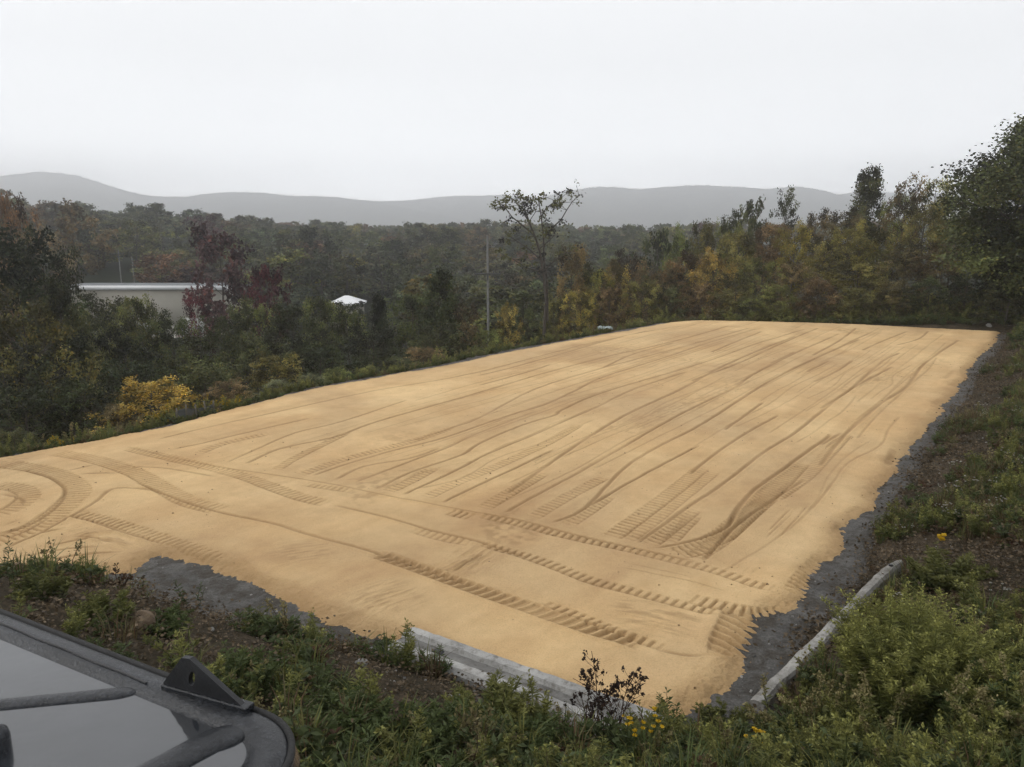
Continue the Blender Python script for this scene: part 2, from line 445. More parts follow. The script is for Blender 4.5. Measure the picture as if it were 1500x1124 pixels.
T = [
 # (pixels, kind, width m, depth m)
 # long grader lines
 ('l', [(230, 650), (300, 633), (430, 604), (550, 577), (667, 557), (777, 530), (870, 505), (985, 482)], .13, .020),
 ('l', [(250, 665), (300, 655), (380, 636), (460, 618)], .12, .022),
 ('t', [(285, 672), (330, 655), (400, 640)], .18, .016),
 ('l', [(327, 686), (380, 662), (433, 640), (500, 624), (600, 590)], .10, .018),
 ('l', [(357, 687), (410, 663), (487, 647), (540, 628), (600, 610), (667, 590), (733, 570), (800, 550), (900, 524), (1000, 500), (1070, 480)], .14, .026),
 ('t', [(403, 697), (433, 677), (487, 650), (513, 638)], .16, .018),
 ('t', [(433, 705), (500, 680), (600, 653), (667, 630)], .18, .016),
 ('l', [(600, 653), (667, 630), (700, 618), (783, 575), (860, 550), (933, 530), (1030, 503), (1100, 483)], .12, .024),
 ('l', [(455, 706), (510, 686), (570, 668), (633, 652), (683, 636), (750, 612), (800, 597), (850, 573), (883, 557), (967, 530), (1033, 507), (1110, 484)], .12, .024),
 ('l', [(488, 712), (533, 690), (600, 678), (650, 660)], .13, .020),
 ('l', [(515, 717), (550, 703), (617, 677), (660, 660), (700, 640), (790, 605)], .12, .022),
 ('l', [(547, 727), (600, 700), (677, 673), (700, 657), (760, 630), (813, 613), (822, 606), (873, 583), (940, 562), (1007, 543), (1100, 510), (1180, 485)], .13, .032),
 ('t', [(562, 730), (600, 712), (640, 690)], .2, .018),
 ('l', [(587, 735), (660, 700), (717, 670), (783, 642), (827, 622), (873, 602), (933, 573), (1010, 548)], .13, .030),
 ('t', [(620, 740), (670, 714), (735, 686), (800, 655), (850, 626)], .19, .016),
 ('l', [(643, 747), (717, 710), (767, 687), (817, 662)], .13, .034),
 ('t', [(703, 757), (750, 727), (800, 697)], .22, .020),
 ('l', [(740, 733), (800, 690), (860, 648), (917, 613), (1000, 573), (1080, 530), (1167, 495)], .15, .030),
 ('l', [(737, 763), (780, 737), (850, 698), (893, 673), (983, 620), (1040, 590), (1077, 572), (1100, 555), (1167, 520), (1230, 492)], .13, .034),
 ('t', [(775, 770), (827, 737), (890, 703)], .2, .018),
 ('l', [(803, 777), (857, 752), (927, 683), (1017, 633), (1070, 600), (1133, 560), (1200, 527), (1260, 500)], .13, .030),
 ('l', [(857, 752), (883, 737), (933, 707), (1027, 657)], .12, .030),
 ('t', [(825, 781), (860, 757), (895, 732)], .2, .018),
 ('t', [(892, 798), (940, 762), (985, 728), (1030, 690)], .24, .022),
 ('t', [(912, 802), (960, 768), (1005, 732), (1050, 694)], .20, .018),
 ('l', [(1010, 703), (1033, 683), (1093, 640), (1142, 612)], .12, .026),
 ('l', [(1060, 637), (1120, 593)], .12, .026),
 ('l', [(930, 807), (1000, 757), (1053, 720), (1117, 670), (1167, 637), (1205, 606), (1250, 573), (1310, 540)], .13, .028),
 ('t', [(945, 810), (990, 775), (1020, 752)], .22, .020),
 ('t', [(975, 805), (1020, 760)], .2, .018),
 ('l', [(950, 813), (1017, 800), (1063, 780), (1078, 757), (1105, 725), (1145, 695), (1175, 673), (1220, 640)], .14, .038),
 ('t', [(985, 822), (1030, 808), (1068, 785), (1100, 755), (1143, 715), (1175, 683)], .30, .026),
 ('t', [(1010, 828), (1052, 800), (1085, 770), (1130, 733)], .26, .024),
 ('l', [(1027, 831), (1067, 787), (1100, 760), (1155, 723), (1183, 707)], .14, .034),
 ('l', [(1200, 691), (1237, 643), (1288, 597), (1328, 571), (1347, 544), (1365, 528), (1405, 501)], .14, .028),
 ('t', [(1130, 740), (1185, 700), (1240, 640)], .24, .010),
 ('l', [(1200, 661), (1237, 637)], .12, .024),
 ('l', [(1200, 605), (1250, 571), (1293, 533), (1320, 520)], .13, .022),
 ('l', [(1190, 565), (1225, 549), (1250, 531)], .13, .026), ('l', [(1262, 517), (1295, 502), (1330, 488)], .13, .024),
 ('l', [(1180, 550), (1216, 531)], .13, .026), ('l', [(1190, 525), (1227, 504), (1255, 483)], .14, .026),
 ('l', [(1130, 562), (1170, 540), (1230, 512), (1275, 490)], .13, .02), ('l', [(1310, 510), (1345, 500), (1360, 488)], .12, .02),
 ('l', [(1010, 563), (1053, 548), (1090, 532), (1167, 497), (1200, 483)], .13, .028),
 ('l', [(1040, 520), (1117, 488)], .13, .024), ('l', [(1127, 537), (1167, 518)], .13, .026),
 ('l', [(880, 545), (930, 522), (990, 505)], .12, .02), ('l', [(700, 555), (760, 540), (830, 520), (900, 500), (950, 487)], .12, .02),
 ('l', [(700, 570), (780, 547), (810, 537)], .12, .02), ('l', [(850, 512), (930, 492), (1000, 480)], .12, .02),
 ('l', [(1380, 560), (1400, 545)], .2, .012), ('l', [(1345, 553), (1368, 556)], .2, .02), ('l', [(1345, 541), (1385, 537)], .12, .014),
 # cross lines along the front strip
 ('l', [(185, 660), (260, 677), (340, 693), (480, 716), (560, 733), (643, 749), (700, 760), (760, 771), (833, 790), (887, 803), (1027, 833)], .10, .034),
 ('t', [(700, 762), (760, 776), (833, 794), (900, 808), (960, 822), (1040, 842), (1100, 862), (1150, 876)], .16, .024),
 ('t', [(440, 715), (480, 722), (530, 729)], .14, .024),
 ('t', [(650, 757), (700, 768)], .2, .024),
 ('t', [(187, 662), (267, 680), (347, 701), (400, 721), (443, 737), (487, 748)], .24, .024),
 ('l', [(487, 748), (567, 767), (633, 787), (700, 803), (783, 829)], .12, .030),
 ('t', [(600, 782), (650, 796), (700, 806)], .2, .022),
 ('t', [(700, 803), (783, 827), (860, 857), (933, 877), (1033, 903), (1067, 912)], .15, .026),
 ('t', [(80, 670), (133, 678), (200, 699), (267, 737), (333, 758)], .32, .026),
 ('l', [(200, 712), (267, 740), (333, 761), (400, 776), (450, 792), (550, 820), (617, 843), (700, 873)], .13, .034),
 ('t', [(545, 820), (617, 845), (700, 875), (783, 903), (867, 933), (950, 957)], .17, .040),
 ('t', [(790, 890), (850, 912), (920, 940), (990, 965)], .12, .024),
 ('l', [(180, 690), (240, 692), (320, 706)], .10, .02),
 ('t', [(0, 685), (53, 693), (93, 704), (117, 723), (101, 745), (67, 771), (30, 790), (-60, 820)], .36, .032),
 ('l', [(-20, 690), (53, 699), (85, 712), (98, 726), (85, 748), (45, 775), (-20, 795)], .10, .026),
 ('l', [(40, 800), (107, 762), (140, 742), (165, 723), (213, 723), (267, 739)], .12, .028),
 ('t', [(105, 757), (173, 773), (240, 797), (285, 812), (333, 832)], .20, .026),
 ('l', [(85, 762), (130, 770), (190, 790), (240, 806)], .12, .030),
 ('t', [(-10, 716), (30, 722), (44, 733), (20, 752), (-20, 766)], .3, .026),
 ('l', [(0, 730), (35, 738), (30, 750)], .12, .02), ('l', [(50, 735), (72, 741)], .1, .02),
 ('l', [(95, 698), (130, 690), (150, 685)], .12, .02), ('l', [(110, 702), (150, 700), (180, 700)], .12, .02),
 ('l', [(100, 792), (140, 795), (185, 804)], .16, .03), ('l', [(60, 812), (110, 800), (170, 793)], .14, .03), ('l', [(30, 825), (100, 812), (160, 808)], .14, .03),
 ('l', [(0, 815), (60, 790), (110, 778)], .14, .03), ('l', [(0, 800), (40, 785), (80, 760)], .12, .03), ('l', [(0, 780), (40, 765)], .12, .025),
 ('l', [(40, 835), (110, 822), (190, 815)], .14, .025),
 # smears
 ('s', [(630, 857), (675, 838), (724, 806)], .40, .030), ('l', [(655, 850), (690, 830), (715, 812)], .10, .03),
 ('s', [(510, 910), (560, 887), (625, 864)], .55, .022), ('s', [(380, 830), (440, 820), (500, 812)], .5, .012),
 ('s', [(1230, 580), (1290, 560), (1350, 545)], .6, .02), ('s', [(900, 640), (1000, 600), (1100, 560)], .8, .010),
 ('s', [(100, 800), (150, 790), (215, 812)], .6, .04), ('s', [(880, 905), (960, 915), (1040, 935)], .5, .014),
 ('l', [(900, 838), (960, 850), (1010, 860), (1070, 878)], .06, .014), ('l', [(910, 832), (970, 844), (1030, 858)], .06, .012),
 ('l', [(1075, 845), (1090, 833)], .06, .014), ('l', [(1085, 850), (1100, 836)], .06, .014), ('l', [(1095, 853), (1113, 836)], .06, .014),
 ('l', [(1120, 800), (1140, 780), (1165, 755)], .06, .014), ('l', [(1135, 800), (1150, 787), (1185, 745)], .06, .014), ('l', [(1120, 790), (1160, 750)], .06, .012),
 # turning marks near the right front corner
 ('t', [(1108, 900), (1100, 925), (1090, 950), (1082, 985)], .45, .050),
 ('t', [(1000, 882), (1060, 897), (1110, 905), (1170, 893), (1215, 862)], .22, .030),
 ('t', [(1170, 885), (1195, 850), (1225, 820)], .38, .032),
 ('l', [(1030, 963), (1075, 968), (1110, 985)], .16, .03), ('l', [(1020, 952), (1060, 960)], .1, .02),
 ('l', [(1240, 770), (1215, 785)], .18, .03), ('l', [(1310, 660), (1300, 690)], .3, .016),
 ('l', [(950, 960), (1010, 972), (1050, 968)], .1, .016), ('l', [(920, 919), (945, 923)], .08, .02),
]
rl = np.random.default_rng(41)
for k in range(64):                       # faint parallel grader passes, ground coordinates
    b_ = -16.6 + 16.0 * (k + rl.uniform(-.35, .35)) / 64
    a0_ = rl.uniform(3, 26); a1_ = min(43.5, a0_ + rl.uniform(7, 24))
    T.append(('w', [C0 + E1 * (a0_ + (a1_ - a0_) * q / 5) + E2 * (b_ + .05 * rl.normal() + .02 * (a0_ - 20) * rl.normal() * .3) for q in range(6)], rl.uniform(.05, .085), rl.uniform(.006, .013)))
for kk, (kind, pts, w, dep) in enumerate(T):
    W = np.array(pts) if kind == 'w' else np.array([P(*p)[:2] for p in pts])
    if kind == 'w': kind = 'l'
    # smooth resample (Catmull-Rom)
    Wp = np.vstack([2 * W[0] - W[1], W, 2 * W[-1] - W[-2]])
    R_ = []
    for i in range(1, len(Wp) - 2):
        for t in np.linspace(0, 1, 5)[:-1]:
            p0, p1, p2, p3 = Wp[i - 1:i + 3]
            R_.append(.5 * (2 * p1 + (p2 - p0) * t + (2 * p0 - 5 * p1 + 4 * p2 - p3) * t * t + (3 * p1 - p0 - 3 * p2 + p3) * t ** 3))
    R_.append(W[-1]); W = np.array(R_)
    padw = w * 3 + .2
    lo = W.min(0) - padw; hi = W.max(0) + padw
    sel = np.nonzero((Xf > lo[0]) & (Xf < hi[0]) & (Yf > lo[1]) & (Yf < hi[1]))[0]
    x, y = Xf[sel], Yf[sel]
    bd = np.full(x.shape, 1e9); sg = np.zeros(x.shape); bs_ = np.zeros(x.shape); s0 = 0.0
    for i in range(len(W) - 1):
        e = W[i + 1] - W[i]; L = np.hypot(*e)
        if L < 1e-6: continue
        e = e / L; qx, qy = x - W[i][0], y - W[i][1]
        t = np.clip(qx * e[0] + qy * e[1], 0, L)
        dx, dy = qx - t * e[0], qy - t * e[1]; dd = np.hypot(dx, dy)
        b = dd < bd; bd[b] = dd[b]; sg[b] = (np.sign(dx * e[1] - dy * e[0]) * dd)[b]; bs_[b] = (s0 + t)[b]; s0 += L
    fade = sst(bs_, 0, .4) * sst(s0 - bs_, 0, .5)
    wob = .6 + .9 * (vn(bs_ * .55, bs_ * 0 + kk * 3.7, 71) + .5)
    n = sg + .012 * vn(bs_ * 2.3, bs_ * 0 + kk, 73) + .035 * vn(bs_ * .3, bs_ * 0 + kk, 74)
    if kind == 'l':
        ww = w * (.52 + .2 * sst(np.hypot(x, y), 14, 34))
        dep = dep * .72
        h = -1.35 * dep * np.exp(-np.abs(n / (ww * .62)) ** 3) + .8 * dep * np.exp(-((n - ww * 1.35) / (ww * .75)) ** 2)
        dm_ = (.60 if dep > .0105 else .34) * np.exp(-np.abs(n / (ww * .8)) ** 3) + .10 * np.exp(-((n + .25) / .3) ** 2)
    elif kind == 's':
        ins = np.exp(-(n / w) ** 2)
        q_ = fbm(bs_ * 3.5, n * 16 + kk * 5, 88, 5)
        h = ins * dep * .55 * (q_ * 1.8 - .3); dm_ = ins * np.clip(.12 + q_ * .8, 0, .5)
    else:
        big = dep > .035
        ww = w if big else w * .78
        ins = 1 - sst(np.abs(n), ww * .9, ww * 1.08)
        ph = bs_ / (.19 if big else .155) + (n * 1.5 + .5 * np.abs(n) if big else n * .5)
        lug = sst(np.sin(2 * math.pi * ph), .0 if big else .15, .85)
        lug = lug * (.55 + .45 * (vn(bs_ * 1.3, n * 2 + kk, 79) + .5))
        rail = np.exp(-((n - ww) / .03) ** 2)
        if big: h = ins * (-1.1 * dep + 1.6 * dep * lug) + .6 * dep * np.exp(-((np.abs(n) - ww * 1.2) / (ww * .25)) ** 2)
        else: h = ins * (-.25 * dep - 1.9 * dep * lug) - .9 * dep * rail
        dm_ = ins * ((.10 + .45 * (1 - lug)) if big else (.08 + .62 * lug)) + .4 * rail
    Zf[sel] += h * fade * wob * sst(-df[sel], 0, .25)
    Df[sel] = np.maximum(Df[sel], dm_ * fade * np.clip(wob, 0, 1.1))  # grooves darkened in colour: moist sand plus painted shade
Zf += .005 * (sst(-df, .2, .6)) * fbm(Xf * 14, Yf * 14, 77, 3) + .022 * (1 - sst(-df, .15, .8)) * fbm(Xf * 16, Yf * 16, 78, 3)
# rough churned sand near the entrance and along the front
churn = sst(fbm(Xf * .5, Yf * .5, 86, 3), .05, .4) * np.maximum(sst(-Xf, 4.5, 7.5) * sst(15.5 - Yf, 0, 2), .5 * sst(Yf, 14.5, 11.5))
Zf += churn * .03 * fbm(Xf * 3 + Yf * 2, Yf * 9 - Xf * 3, 87, 4)
o = sheet('sand_pad', X, Y, Zf.reshape(shp), (dn < .15), M['sand'], {'damp_and_shade': Df.reshape(shp)})

# ------------------------------------------------------------------ distant hills
def ridge(name, prof, dist, depth, base, seed):
    px = np.array([p[0] for p in prof]); py = np.array([p[1] for p in prof])
    pxs = np.linspace(px[0], px[-1], 700)
    prf = np.interp(pxs, px, py)
    kern = np.hanning(31); kern /= kern.sum()
    prf = np.convolve(np.pad(prf, 15, 'edge'), kern, 'valid')
    t = np.linspace(-1, 1, 90)
    PX, TT = np.meshgrid(pxs, t, indexing='ij')
    top = (330 - prf) / (FPX / CT) * dist + H
    Yd = dist + TT * depth
    X = (PX - 750) / FPX * (dist / CT) * (1 + .0 * TT) + TT * depth * .1
    env = (1 - np.abs(TT) ** 1.7)
    Z = base + (top[:, None] - base) * env
    k = np.abs(TT)
    Z = Z + 16 * fbm(X * .006, Yd * .006, seed) * (k * (1 - k) * 3) + (5 * fbm(X * .05, Yd * .05, seed + 5, 3))
    return sheet(name, X, Yd, Z, None, M['hill'])
ridge('far_hills', [(-900, 300), (400, 292), (540, 294), (590, 298), (640, 290), (700, 287), (740, 287), (790, 291), (830, 290), (1190, 290), (1230, 282),
                    (1300, 284), (1500, 288), (2100, 310)], 3400, 350, -30, 3)
ridge('left_hills', [(-700, 285), (-200, 275), (0, 268), (50, 259), (100, 254), (140, 258), (180, 272), (230, 288), (290, 291), (340, 283),
                     (400, 283), (430, 288), (490, 289), (540, 294), (600, 306), (680, 322), (760, 336)], 3000, 400, -30, 13)
ridge('right_hills', [(640, 336), (740, 312), (790, 292), (830, 280), (880, 275), (930, 279), (1000, 273), (1060, 275), (1100, 279), (1150, 275),
                      (1190, 283), (1260, 300), (1400, 322), (1600, 336)], 2950, 400, -30, 23)

# ------------------------------------------------------------------ trees
def profile_fn(kind):
    return {
        'round': lambda h: .36 * math.sin(math.pi * min(1, max(.08, (h - .12) / .95))) ** .6,
        'oval': lambda h: .27 * math.sin(math.pi * min(1, max(.1, (h - .08) / .98))) ** .7,
        'cone': lambda h: .30 * (1.05 - h) ** .8 + .02,
        'ragged': lambda h: .30 * math.sin(math.pi * min(1, max(.1, (h - .1) / 1.0))) ** .5,
        'bush': lambda h: .42 * (1 - max(0, h - .25) ** 2 * 1.3) ** .5 if h < .98 else .15,
    }[kind]

def tree_meshes(kind, seed, nleaf, ls, cr=.055, limbs=22, lower=.2, subs=5, trunk_r=.016):
    rng = np.random.default_rng(seed); pf = profile_fn(kind)
    tr = PM(); cr_ = PM()
    n = 9; hz = np.linspace(-.03, .9, n)
    bend = np.cumsum(rng.normal(size=(n, 2)) * .009, axis=0); bend[0] = 0
    tp = np.column_stack([bend, hz]); bark = (1, 1, 1)
    tr.tube(tp, trunk_r, trunk_r * .25, bark, 7)
    cl = []
    for i in range(limbs):
        h = lower + (.96 - lower) * ((i + rng.random() * .6) / limbs) ** .9
        az = i * 2.4 + rng.normal() * .5
        L = pf(h) * rng.uniform(.62, 1.12)
        el = rng.uniform(.15, .75) + .35 * (h > .75)
        s = np.array([np.interp(h * .92, hz, bend[:, 0]), np.interp(h * .92, hz, bend[:, 1]), h * .92 - L * .35 * math.sin(el)])
        dr = np.array([math.cos(az) * math.cos(el * .8), math.sin(az) * math.cos(el * .8), math.sin(el) * .8])
        e = s + dr * L; m_ = (s + e) / 2 + rng.normal(size=3) * L * .06
        tr.tube([s, m_, e], trunk_r * .38 * (1.2 - h * .7), trunk_r * .08, bark, 4)
        tone = float(rng.choice([.4, .7, 1.0, 1.35, 1.8]))
        cl.append((e, tone, 1.0))
        for k in range(subs):
            t = rng.uniform(.3, 1.0); a = s + (e - s) * t
            d2 = dr + rng.normal(size=3) * .75; d2[2] += .2; d2 /= np.linalg.norm(d2)
            L2 = L * rng.uniform(.25, .5) + .02; b = a + d2 * L2
            tr.tube([a, b], trunk_r * .12, trunk_r * .04, bark, 3)
            cl.append((b, tone * rng.uniform(.65, 1.4), rng.uniform(.5, 1.1)))
    cl.append((tp[-1] + [0, 0, .04], 1.1, .7))
    c = np.array([q[0] for q in cl]); tn = np.array([q[1] for q in cl]); wt = np.array([q[2] for q in cl]); wt /= wt.sum()
    idx = rng.choice(len(cl), nleaf, p=wt)
    off = np.clip(rng.normal(size=(nleaf, 3)), -1.5, 1.5) * cr * np.array([1, 1, .72]) * rng.uniform(.5, 1.25, size=(nleaf, 1))
    cen = c[idx] + off
    cen[:, 2] = np.maximum(cen[:, 2], .02)
    dr = rng.normal(size=(nleaf, 3)); dr[:, 2] = dr[:, 2] * .6
    tone = tn[idx] * rng.uniform(.7, 1.3, nleaf)
    warm = rng.random(nleaf) < .12
    C = tone[:, None] * np.where(warm[:, None], np.array([1.45, 1.15, .85]), np.array([1., 1., 1.]))
    cr_.leaves(cen, dr, ls * rng.uniform(.7, 1.3, nleaf), ls * rng.uniform(.5, .9, nleaf), C, rng)
    zt = cr_.arrays()[0][:, 2].max()
    return tr.mesh('trunk', M['bark']), cr_.mesh('crown', M['leaf']), zt

LIB = {}
for kd in ('round', 'oval', 'cone', 'ragged', 'bush'):
    low = {'bush': .04, 'cone': .08}.get(kd, .16)
    LIB[kd] = [tree_meshes(kd, 100 + i * 7 + len(kd), 12000, .020, .033, 30, low, 6) for i in range(2)]
    LIB['far_' + kd] = [tree_meshes(kd, 300 + i * 7 + len(kd), 3600, .040, .038, 22, low, 5) for i in range(2)]
LIB['lacy'] = [tree_meshes('ragged', 501 + i, 3400, .024, .036, 18, .3, 4, .014) for i in range(2)]
LIB['big'] = [tree_meshes('oval', 640, 60000, .016, .045, 60, .05, 8, .018)]
LIB['brush'] = [tree_meshes('bush', 700 + i, 11000, .022, .034, 34, .03, 6) for i in range(3)]

def place_tree(name, base, h, wid, lib, color, label, cat, group=None):
    t = empty(name, base, rnd.uniform(0, 6.28))
    tm, cm, zt = rnd.choice(LIB[lib])
    nomw = {'round': .74, 'oval': .58, 'cone': .56, 'ragged': .62, 'bush': .82, 'lacy': .62, 'big': .60, 'brush': .84}[lib.replace('far_', '')]
    sx = wid / nomw; sz = h / zt
    for nm, me in (('trunk', tm), ('crown', cm)):
        o = ob(nm, me, t); o.scale = (sx, sx * rnd.uniform(.9, 1.1), sz); o.color = (*color, 1)
        if nm == 'trunk': o.color = (1, 1, 1, 1)
    tag(t, label, cat, group)
    return t

def tree_px(px, ytop, dist, wpx, lib, color, label, name='tree', cat='tree', group=None, hmax=None):
    """tree whose top is seen at (px, ytop) when it stands dist metres out"""
    top = PY(px, ytop, dist); g = gz(top[0], dist)
    h = max(1.0, top[2] - g)
    return place_tree(name, (top[0], dist, g - .05), h, wpx / FPX * dist * 1.02, lib, color, label, cat, group)

K = dict(dkg=(.066, .075, .028), grn=(.105, .115, .036), oli=(.125, .122, .036), yel=(.215, .180, .045), brn=(.125, .096, .045),
         rust=(.145, .088, .048), dred=(.058, .030, .028), crim=(.070, .018, .022), gry=(.090, .102, .055), gold=(.25, .165, .035),
         blk=(.035, .043, .018))
def jit(c, a=.18):
    k = rnd.uniform(1 - a, 1 + a); return tuple(max(.003, v * k * rnd.uniform(.93, 1.07)) for v in c)

# --- valley woods, row by row
LM = [(60, 'on the far left'), (230, 'above the long pale building'), (350, 'around the tall dark red tree'),
      (450, 'right of the small crimson tree'), (560, 'above the white peaked roof'), (660, 'left of the utility pole'), (780, 'behind the sparse tree'),
      (900, 'behind the right hand thicket'), (1030, 'over the thicket at the pad rear')]
CN = {'dkg': 'dark green', 'grn': 'mid green', 'oli': 'olive green', 'yel': 'yellowing', 'brn': 'brown', 'rust': 'rusty orange', 'dred': 'dark reddish', 'gry': 'grey green'}
rows = [(78, 'at the valley foot'), (92, 'at the valley foot'), (110, 'low on the slope'), (130, 'low on the slope'),
        (155, 'halfway up the slope'), (185, 'halfway up the slope'), (220, 'on the wooded skyline'), (262, 'on the wooded skyline')]
for r_, (dist, band) in enumerate(rows):
    step = 8.2 / dist * FPX * .62
    px = -60 + rnd.uniform(0, step)
    while px < 1090:
        dd = dist * rnd.uniform(.94, 1.06)
        hz = rnd.uniform(6.3, 10.5); w_ = rnd.uniform(6.5, 9.5)
        if 120 < px < 600 and dist < 100: hz *= .6
        x = (px - 750) / FPX * (dd / CT)
        skip = (90 < px < 362 and 98 < dd < 128) or (100 < px < 355 and dd <= 98) or (440 < px < 575 and dd < 122)
        cw = ['dkg'] * 4 + ['grn'] * 5 + ['oli'] * 4 + ['gry'] * 4 + ['brn'] * 3 + ['rust'] * (2 if px < 300 else 1) + ['yel'] * 1 + ['gry'] * 2 + ['dkg'] * 2 + (['dred'] if rnd.random() < .5 else [])
        ck = rnd.choice(cw); kd = rnd.choice(['round', 'round', 'oval', 'ragged', 'bush'])
        if not skip:
            lm = min(LM, key=lambda q: abs(q[0] - px))[1]
            g_ = gz(x, dd)
            place_tree('broadleaf_tree', (x, dd, g_ - .1), hz, w_, 'far_' + kd, jit(K[ck], .3),
                       f"{CN[ck]} {'rounded' if kd in ('round','bush') else 'upright' if kd=='oval' else 'ragged'} tree {band} {lm}", 'tree', 'trees of the wooded valley')
        px += step * rnd.uniform(.75, 1.25)

# --- far woodland beyond the last counted row: one mass
pm = PM()
bV, bQ = None, None
n = 2600
pr = N.uniform(285, 720, n); pa = N.uniform(-.72, .62, n)
px_ = pr * pa; zz = terrain(px_, pr)
nl = 46
cen = np.repeat(np.stack([px_, pr, zz], 1), nl, 0)
dirn = N.normal(size=(n * nl, 3)); dirn /= np.linalg.norm(dirn, axis=1, keepdims=True); dirn[:, 2] = np.abs(dirn[:, 2])
hh = np.repeat(N.uniform(6, 9.5, n), nl); ww = np.repeat(N.uniform(3, 5, n), nl)
cen = cen + dirn * np.stack([ww, ww, hh * .55], 1) + np.stack([0 * hh, 0 * hh, hh * .42], 1)
pal = np.array([K[k] for k in ('dkg', 'grn', 'oli', 'gry', 'brn', 'rust', 'gry', 'dkg')])
cc = np.repeat(pal[N.integers(0, len(pal), n)] * N.uniform(.7, 1.2, (n, 1)), nl, 0) * N.uniform(.8, 1.2, (n * nl, 1))
pm.leaves(cen, N.normal(size=(n * nl, 3)), 1.9, 1.5, cc)
o = ob('distant_woodland', pm.mesh('distant_woodland', M['leaf'])); tag(o, 'hazy mixed woodland running to the foot of the hills', 'woodland', kind='stuff')

# --- middle distance on the left, tops read from the photograph
left_trees = [
 (15, 272, 64, 70, 'ragged', 'rust', 'tall rusty orange tree at the left edge rising above the valley woods'),
 (95, 290, 124, 90, 'far_round', 'brn', 'brownish tree right of the rusty tree at the left edge'),
 (-20, 322, 46, 190, 'round', 'blk', 'dark tree cut by the left edge of the view'),
 (58, 322, 50, 105, 'round', 'blk', 'big dark green tree left of the long pale building'),
 (30, 415, 36, 170, 'bush', 'oli', 'olive brown thicket low at the left edge under the dark trees'),
 (80, 400, 47, 70, 'oval', 'dkg', 'dark green tree touching the left end of the pale building'),
 (160, 424, 62, 100, 'ragged', 'grn', 'loose leaved tree in front of the left part of the pale building'),
 (196, 428, 58, 56, 'ragged', 'grn', 'thin green tree in front of the middle of the pale building'),
 (135, 447, 58, 80, 'bush', 'dkg', 'dark bush in front of the left end of the pale building wall'),
 (205, 447, 57, 100, 'bush', 'grn', 'green bush in front of the middle of the pale building wall'),
 (252, 447, 56, 84, 'bush', 'dkg', 'low dark round tree in front of the bare part of the pale building wall'),
 (288, 424, 66, 44, 'lacy', 'crim', 'small thin reddish tree against the right part of the pale wall'),
 (318, 322, 90, 78, 'far_ragged', 'dred', 'tall dark red tree at the right end of the pale building'),
 (391, 384, 78, 58, 'far_round', 'crim', 'small crimson tree right of the tall dark red tree'),
 (320, 440, 58, 70, 'round', 'dkg', 'dark green tree below the tall dark red tree'),
 (370, 428, 60, 80, 'bush', 'grn', 'green tree below the small crimson tree'),
 (420, 438, 56, 90, 'round', 'dkg', 'dark green tree right of the crimson tree in the middle row'),
 (470, 428, 62, 60, 'oval', 'grn', 'green tree just left of the white peaked roof'),
 (460, 330, 150, 66, 'far_round', 'blk', 'very dark round tree on the slope above the white peaked roof'),
 (510, 437, 54, 76, 'bush', 'dkg', 'dark tree right in front of the white peaked roof'),
 (490, 441, 106, 54, 'far_bush', 'dkg', 'dark bush hiding the wall left under the white peaked roof'),
 (530, 440, 106, 54, 'far_bush', 'blk', 'very dark bush hiding the wall right under the white peaked roof'),
 (555, 424, 56, 44, 'cone', 'blk', 'narrow dark conifer right of the white peaked roof'),
 (600, 425, 58, 80, 'ragged', 'dkg', 'ragged dark tree between the conifer and the tallest dark tree'),
 (642, 385, 52, 70, 'cone', 'blk', 'tallest dark conifer left of the utility pole'),
 (682, 432, 56, 60, 'bush', 'brn', 'brownish bush just left of the utility pole'),
 (640, 470, 46, 90, 'bush', 'dkg', 'dark bush beside the pad edge below the tallest conifer'),
 (180, 475, 48, 110, 'bush', 'blk', 'dark bush below the left part of the pale building'),
 (275, 482, 47, 110, 'bush', 'dkg', 'dark bush below the right part of the pale building'),
 (90, 470, 40, 120, 'bush', 'blk', 'very dark bush beneath the big dark tree on the left'),
 (370, 478, 47, 110, 'bush', 'dkg', 'dark bush below the crimson tree'),
 (455, 480, 46, 100, 'bush', 'blk', 'very dark bush below the left half of the white peaked roof'),
 (545, 470, 47, 110, 'bush', 'blk', 'very dark bush below the right of the white peaked roof'),
 (0, 500, 33, 150, 'bush', 'blk', 'dark bush at the left edge under the olive thicket'),
]
for (px, yt, ds, wp, lib, ck, lb) in left_trees:
    tree_px(px, yt, ds, wp, lib, jit(K[ck], .08), lb, 'shrub' if 'bush' in lb or 'thicket' in lb else ('conifer' if 'conifer' in lb else 'broadleaf_tree'),
            'bush' if 'bush' in lb or 'thicket' in lb else 'tree', 'trees and bushes below the left side of the pad')

